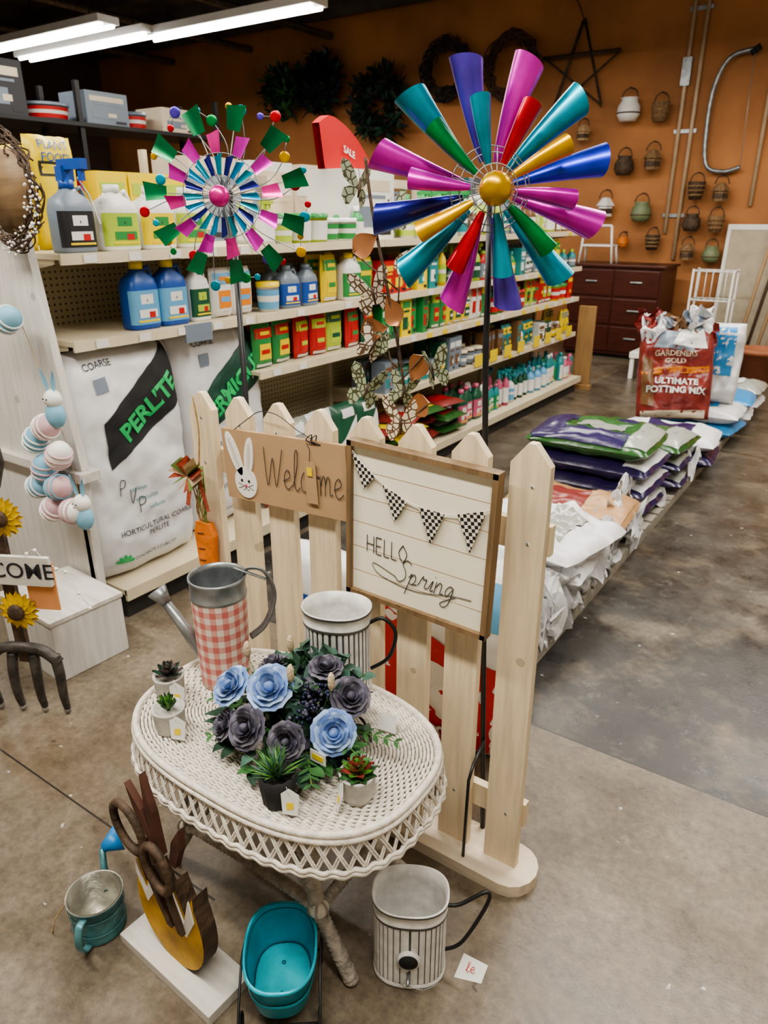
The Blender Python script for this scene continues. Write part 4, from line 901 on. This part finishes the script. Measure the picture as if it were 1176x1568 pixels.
upright('potting_mix_bag',(-1.17,5.38,.24),(math.radians(-18),math.radians(-4),math.radians(14)),.50,.64,.2,M_BAGR,d1,3,.06)
def d2(g,F,M,w,h): patch(g,F,rect(-.5,.7,-.3,.9),M_BAGB,M,.004);patch(g,F,rect(-.9,-.3,-.3,.6),M_BAGG,M,.004)
upright('blue_soil_bag',(-1.04,5.80,.30),(math.radians(-10),0,math.radians(10)),.40,.58,.2,M_BAGW,d2,8,.05)
def d3(g,F,M,w,h): patch(g,F,[(-.95,-.9),(.95,-.9),(.95,.0),(-.95,.45)],PM['red'],M,.004);patch(g,F,[(-.4,-.5),(.4,-.6),(.4,-.1),(-.4,.1)],P['white'],M,.006);patch(g,F,[(-.7,.55),(.8,.4),(.8,.85),(-.7,.95)],P['lblue'],M,.005);bagtext(g,F,w,h,'Natural\nPeat Moss',.06,PM['white'],0,.66,8,M,.010,.002);bagtext(g,F,w,h,'Prime',.09,P['white'],0,-.74,8,M,.009,.003)
upright('peat_moss_bag',(-.95,1.72,0),(math.radians(-5),0,math.radians(4)),.50,.66,.2,M_BAGW,d3,13)
def d4(g,F,M,w,h): patch(g,F,rect(-.9,.9,-.2,.4),PM['blue'],M,.004);patch(g,F,rect(-.9,.9,-.9,-.4),P['lblue'],M,.004)
upright('blue_peat_bag',(-1.46,1.78,0),(math.radians(-6),0,0),.42,.50,.2,M_BAGW,d4,15)
# ------------------------------------------------------------------ back wall things
g=G();g.b2(-.55,.55,-.3,.3,.04,1.04,M_CAB);g.b2(-.58,.58,-.33,.31,1.04,1.07,M_CAB)
for i in range(2):
    for k in range(3): g.b2(-.52+i*.53,-.01+i*.53,-.315,-.30,.08+k*.32,.37+k*.32,M_CAB);g.box((-.265+i*.53,-.325,.24+k*.32),(.14,.02,.02),M_GALV)
g.b2(-.53,.53,-.27,.28,0,.04,M_BLKM)
g.make('dark_wood_drawer_cabinet',(-2.80,9.17,0),bevel=.006)
def wreath(name,loc,r_,th,mats,n,green=True,seed=1):
    r=random.Random(seed);g=G()
    g.tube([(r_*math.cos(2*pi*k/30),0,r_*math.sin(2*pi*k/30)) for k in range(30)],th*.35,M_BRN,6,closed=True)
    for i in range(n):
        a=r.uniform(0,2*pi);b_=r.uniform(0,2*pi);q=th*r.uniform(.3,1)
        c=Vector(((r_+q*math.cos(b_))*math.cos(a),-abs(q*math.sin(b_)),(r_+q*math.cos(b_))*math.sin(a)))
        if green: g.leaf(T(*c)@RZ(r.uniform(0,360))@RX(r.uniform(-60,60))@RY(r.uniform(-60,60)),.16,.07,r.choice(mats),.2)
        else:
            g.tube(cr([Vector(((r_+r.uniform(-th,th))*math.cos(a+k*.3),-r.uniform(0,th),(r_+r.uniform(-th,th))*math.sin(a+k*.3))) for k in range(5)],3),.008,r.choice(mats),4)
    g.make(name,loc)
wreath('evergreen_wreath',(-8.35,9.55,3.32),.20,.20,[M_GREEN4,M_NAVYB,M_GREEN],380,True,1)
wreath('evergreen_wreath',(-7.65,9.55,3.38),.24,.2,[M_NAVYB,M_GREEN4,M_BLKM],420,True,2)
wreath('evergreen_wreath',(-6.62,9.55,3.02),.32,.18,[M_GREEN4,M_BLKM],420,True,3)
wreath('dark_vine_wreath',(-5.55,9.6,3.38),.30,.10,[M_BLKM,M_BRN],160,False,4)
wreath('dark_vine_wreath',(-4.62,9.6,3.32),.32,.09,[M_BRN,M_MAROON],120,False,5)
g=G()
pts=[(.5*math.cos(pi/2+k*4*pi/5),0,.5*math.sin(pi/2+k*4*pi/5)) for k in range(5)]
for k in range(5):
    for q in range(3):
        o_=Vector((R.uniform(-.02,.02),R.uniform(-.02,.02),R.uniform(-.02,.02)));g.cyl(Vector(pts[k])+o_,Vector(pts[(k+1)%5])+o_,.011,M_BRN,5)
g.tube(cr([(0,0,.5),(-.1,0,.7),(-.25,-.0,.8)],6),.006,M_BLACK,4)
g.make('twig_star',(-3.74,9.62,3.22))
MG=mat('green_glaze',(.16,.20,.10),.5)
for q,(x,z,c,s_) in enumerate([(-3.09,2.78,M_WHITE,1.15),(-2.72,2.75,M_WICKB,1.0),(-2.74,2.25,M_WICKB,1),(-3.07,2.2,M_BRN,1),(-3.44,2.25,M_WICKB,.9),(-3.25,1.74,M_WHITE,1),(-2.80,1.68,MG,1.05),(-2.20,1.92,M_BRN,.95),(-1.93,1.90,M_WICKB,.9),(-2.20,1.58,M_BRN,.9),(-1.93,1.57,M_WICKB,.9),(-2.20,1.26,M_WICKB,.85),(-1.93,1.24,MG,.85),(-2.62,1.36,M_BRN,.85),(-3.62,2.6,M_TAN,.8),(-2.98,1.38,M_ORANGE2,.6)]):
    g=G();r_=.10*s_
    if q%3==0:
        g.lathe([(0,0),(r_*.8,0),(r_*1.15,r_*.6),(r_*1.1,r_*1.3),(r_*.75,r_*1.9),(r_*.9,r_*2.1),(r_*.75,r_*2.1),(r_*.6,r_*1.8),(0,r_*1.5)],c,18)
        g.lathe([(r_*1.12,r_*.6),(r_*1.2,r_*.7),(r_*1.12,r_*.8)],M_BRN,18)
    elif q%3==1:
        g.lathe([(0,0),(r_*.7,0),(r_*.95,r_*1.4),(r_*1.0,r_*2.0),(r_*.85,r_*2.0),(r_*.6,.02),(0,.02)],c,18,rf=lambda a,z:1+.05*math.cos(9*a))
        for zz in(.5,1.0,1.5): g.tube([(r_*(.75+.14*zz)*math.cos(t),r_*(.75+.14*zz)*math.sin(t),r_*zz) for t in [2*pi*k/18 for k in range(18)]],.012,M_WICKB,5,closed=True)
    else:
        g.lathe([(0,0),(r_*.9,0),(r_*.9,r_*1.2),(r_*1.2,r_*1.2),(r_*.5,r_*2.1),(0,r_*2.2)],c,6,smooth=False)
        g.lathe([(r_*.92,r_*.3),(r_*.92,r_*.9)],M_BRN,6,smooth=False)
    g.tube(cr([(-r_*.85,0,r_*2.0),(-r_*.6,0,r_*2.7),(0,.02,r_*3.0),(r_*.6,0,r_*2.7),(r_*.85,0,r_*2.0)],6),.007,M_BRN,5)
    g.cyl((0,.13,r_*3.0),(0,-.02,r_*3.0),.008,M_BLACK,5)
    g.make('hanging_wall_pot' if q%3!=1 else 'hanging_wicker_basket',(x,9.60,z-.15))
g=G()
M_PIPE=mat('cream_pipe',(.50,.37,.24),.5)
for x in(-2.52,-2.38): g.cyl((x,0,1.4 if x<-2.4 else 1.1),(x,0,H),.022,M_PIPE,10)
g.box((-2.52,0,3.1),(.10,.05,.28),M_GALV)
for z in(1.6,2.5,3.7): g.box((-2.45,.015,z),(.25,.02,.04),M_GALV)
g.cyl((-1.62,0,1.7),(-1.62,0,H),.022,M_PIPE,10)
g.make('conduit_pipes',(0,9.72,0))
# bow saw: bent tube frame with a straight toothed blade closing it
g=G();fr=cr([(.20,0,-.52),(.02,0,-.56),(-.17,0,-.48),(-.22,0,-.1),(-.20,-.01,.30),(-.08,-.02,.56),(.16,-.02,.62)],8);g.tube(fr,.024,M_GALV,8)
g.tube([(.20,0,-.54),(.16,-.02,.62)],.014,mat('saw_blade_steel',(.45,.44,.42),.4,.5),6,flat=.3)
g.tube([(.12,-.02,.58),(.21,-.02,.64)],.034,M_BLKM,8)
g.make('bow_saw',(-1.98,9.66,2.62))
g=G()
for x in(0,.42):
    for y_ in(0,.26): g.cyl((x,y_,0),(x,y_,1.05),.012,M_WHITE,8)
for z in(.12,.42,.72,1.03):
    for q in range(7): g.cyl((.07*q,0,z),(.07*q,.26,z),.005,M_WHITE,5)
    for y_ in(0,.26): g.cyl((0,y_,z),(.42,y_,z),.009,M_WHITE,6)
    for x in(0,.42): g.cyl((x,0,z),(x,.26,z),.009,M_WHITE,6)
for q in range(1,6): g.cyl((.07*q,0,.72),(.07*q,0,1.03),.005,M_WHITE,5);g.cyl((.07*q,0,.12),(.07*q,0,.42),.005,M_WHITE,5)
g.make('white_wire_cart',(-1.95,8.95,0))
for i,(x,y_,dx,l,m) in enumerate([(-1.44,9.24,.18,1.75,M_TAN),(-1.34,9.22,.22,1.9,M_BRN),(-1.24,9.25,.20,1.7,M_TAN),(-1.14,9.2,.22,2.0,M_PIPE),(-1.04,9.2,.24,1.5,M_BRN),(-.96,9.22,.20,1.85,M_TAN)]):
    g=G();g.cyl((0,0,.0),(dx,.33,l),.018,m,8);g.box((dx*.06,.02,.1),(.08,.03,.2),M_GALV);g.cyl((dx-.02,.33,l),(dx+.02,.35,l+.05),.03,m,8);g.make('long_handled_garden_tool',(x,y_,0))
g=G();g.b2(0,.66,0,.03,0,1.50,mat('aged_cream_board',(.42,.36,.26),.7));g.b2(-.02,.68,-.01,.04,1.45,1.51,M_WHITE);g.b2(-.02,.02,-.01,.04,0,1.45,M_WHITE);g.make('leaning_white_board',(-1.78,9.56,0),(math.radians(-4),0,0),bevel=.003)
for x,y_,r_,m in((-2.05,8.45,.17,M_BRN),(-1.05,8.3,.2,mat('terracotta',(.30,.11,.05),.7)),(-1.45,8.55,.14,M_CEMENT)):
    g=G();g.lathe([(0,0),(r_*.7,0),(r_,r_*1.5),(r_*1.08,r_*1.5),(r_*1.08,r_*1.75),(r_*.95,r_*1.75),(r_*.65,.03),(0,.03)],m,24);g.make('plant_pot',(x,y_,0))
g=G();g.lathe([(0,0),(.17,0),(.22,.3),(.24,.32),(.2,.32),(.15,.03),(0,.03)],M_WICKB,24);g.make('wicker_basket',(-1.95,7.95,.28))
g=G();g.b2(-.25,.25,-.2,.2,.22,.28,M_WHITE)
for sx in(-1,1):
    for sy in(-1,1): g.b2(sx*.22-.02,sx*.22+.02,sy*.17-.02,sy*.17+.02,0,.22,M_WHITE)
g.make('white_step_stool',(-1.95,7.95,0),bevel=.004)
g=G()
for x in(-.2,.2): g.cyl((x,0,0),(x*.8,0,.42),.014,M_WHITE,8);g.cyl((x,.2,0),(x*.9,.15,.2),.014,M_WHITE,8)
g.cyl((-.16,0,.42),(.16,0,.42),.014,M_WHITE,8);g.box((0,.1,.2),(.38,.22,.02),M_WHITE);g.make('small_white_chair',(-3.10,9.0,1.07))
g=G();g.b2(-.09,.07,0,.05,0,.80,M_POST);g.b2(-.11,.09,-.01,.06,.0,.05,M_POST);g.make('wood_end_post',(-2.42,6.98,0),bevel=.004)
g=G()
for y_ in(2.6,4.1,5.6):
    for x in(-6.3,-5.8): g.b2(x-.02,x+.02,y_-.02,y_+.02,0,2.6,M_BLACK)
for z in(.4,1.0,1.6,2.3): g.b2(-6.35,-5.75,2.58,5.62,z-.03,z,M_BLACK)
g.make('metal_storage_rack')
r=random.Random(5)
g=G()
for z in(1.0,1.6,2.3):
    y_=2.65
    while y_<5.3:
        w=r.uniform(.2,.45);h=r.uniform(.15,.42);m=P[r.choice(['cream','gray','red','brown','black','gray','pink','orange'])]
        if r.random()<.5: carton(g,T(-5.95,y_+w/2,z)@RZ(90),w*.95,.35,h,m,P['cream'],P['gray'])
        else: tub(g,T(-5.95,y_+w/2,z),w*.4,h*.7,m,P[r.choice(['cream','red'])],m)
        y_+=w+.03
g.make('stored_box_row')
g=G()
for z in(.3,.9,1.5): 
    for i in range(8): carton(g,T(-4.6,4.2+i*.62,z)@RZ(90),.5,.4,.5,P[r.choice(['brown','cream','gray','teal','white'])],P['cream'],P['gray'])
for z in(.28,.88,1.48): g.b2(-4.85,-4.35,3.9,9.1,z-.02,z+.0,M_SHELF)
for y_ in(3.92,6.5,9.08): g.b2(-4.88,-4.83,y_-.02,y_+.02,0,2.05,M_SHELF)
g.make('boxed_goods_shelf')
g=G();g.tube(cr([(0,0,0),(.02,0,-.3),(-.05,.02,-.5),(.06,.0,-.62),(0,0,-.72)],6),.008,M_BLACK,5)
for k in range(4): g.tube(cr([(0,0,-.55),(.1*math.cos(k*1.6),.1*math.sin(k*1.6),-.65),(.18*math.cos(k*1.6),.18*math.sin(k*1.6),-.58)],6),.006,M_BLACK,5)
g.make('hanging_plant_hook',(-3.6,7.6,4.3))
g=G();g.b2(-.1,.12,-.1,.1,0,.012,M_MAROON);g.make('brown_floor_mat',(.13,1.12,0),(0,0,.9))
# ------------------------------------------------------------------ world + camera
w=bpy.data.worlds.new('World');bpy.context.scene.world=w;w.use_nodes=True;w.node_tree.nodes['Background'].inputs[0].default_value=(.9,.92,1,1);w.node_tree.nodes['Background'].inputs[1].default_value=.3
cam=bpy.data.cameras.new('camera');cam.sensor_fit='VERTICAL';cam.sensor_height=36;cam.lens=36*1110/1568;cam.clip_start=.05
cam.dof.use_dof=True;cam.dof.focus_distance=1.55;cam.dof.aperture_fstop=6.3
o=bpy.data.objects.new('camera',cam);bpy.context.scene.collection.objects.link(o);o.location=(0,0,1.6);o.rotation_euler=(math.radians(90-22.25),0,math.radians(34.4));bpy.context.scene.camera=o
try:
    bpy.context.scene.view_settings.look='AgX - Medium High Contrast'
except Exception as e: print(e)
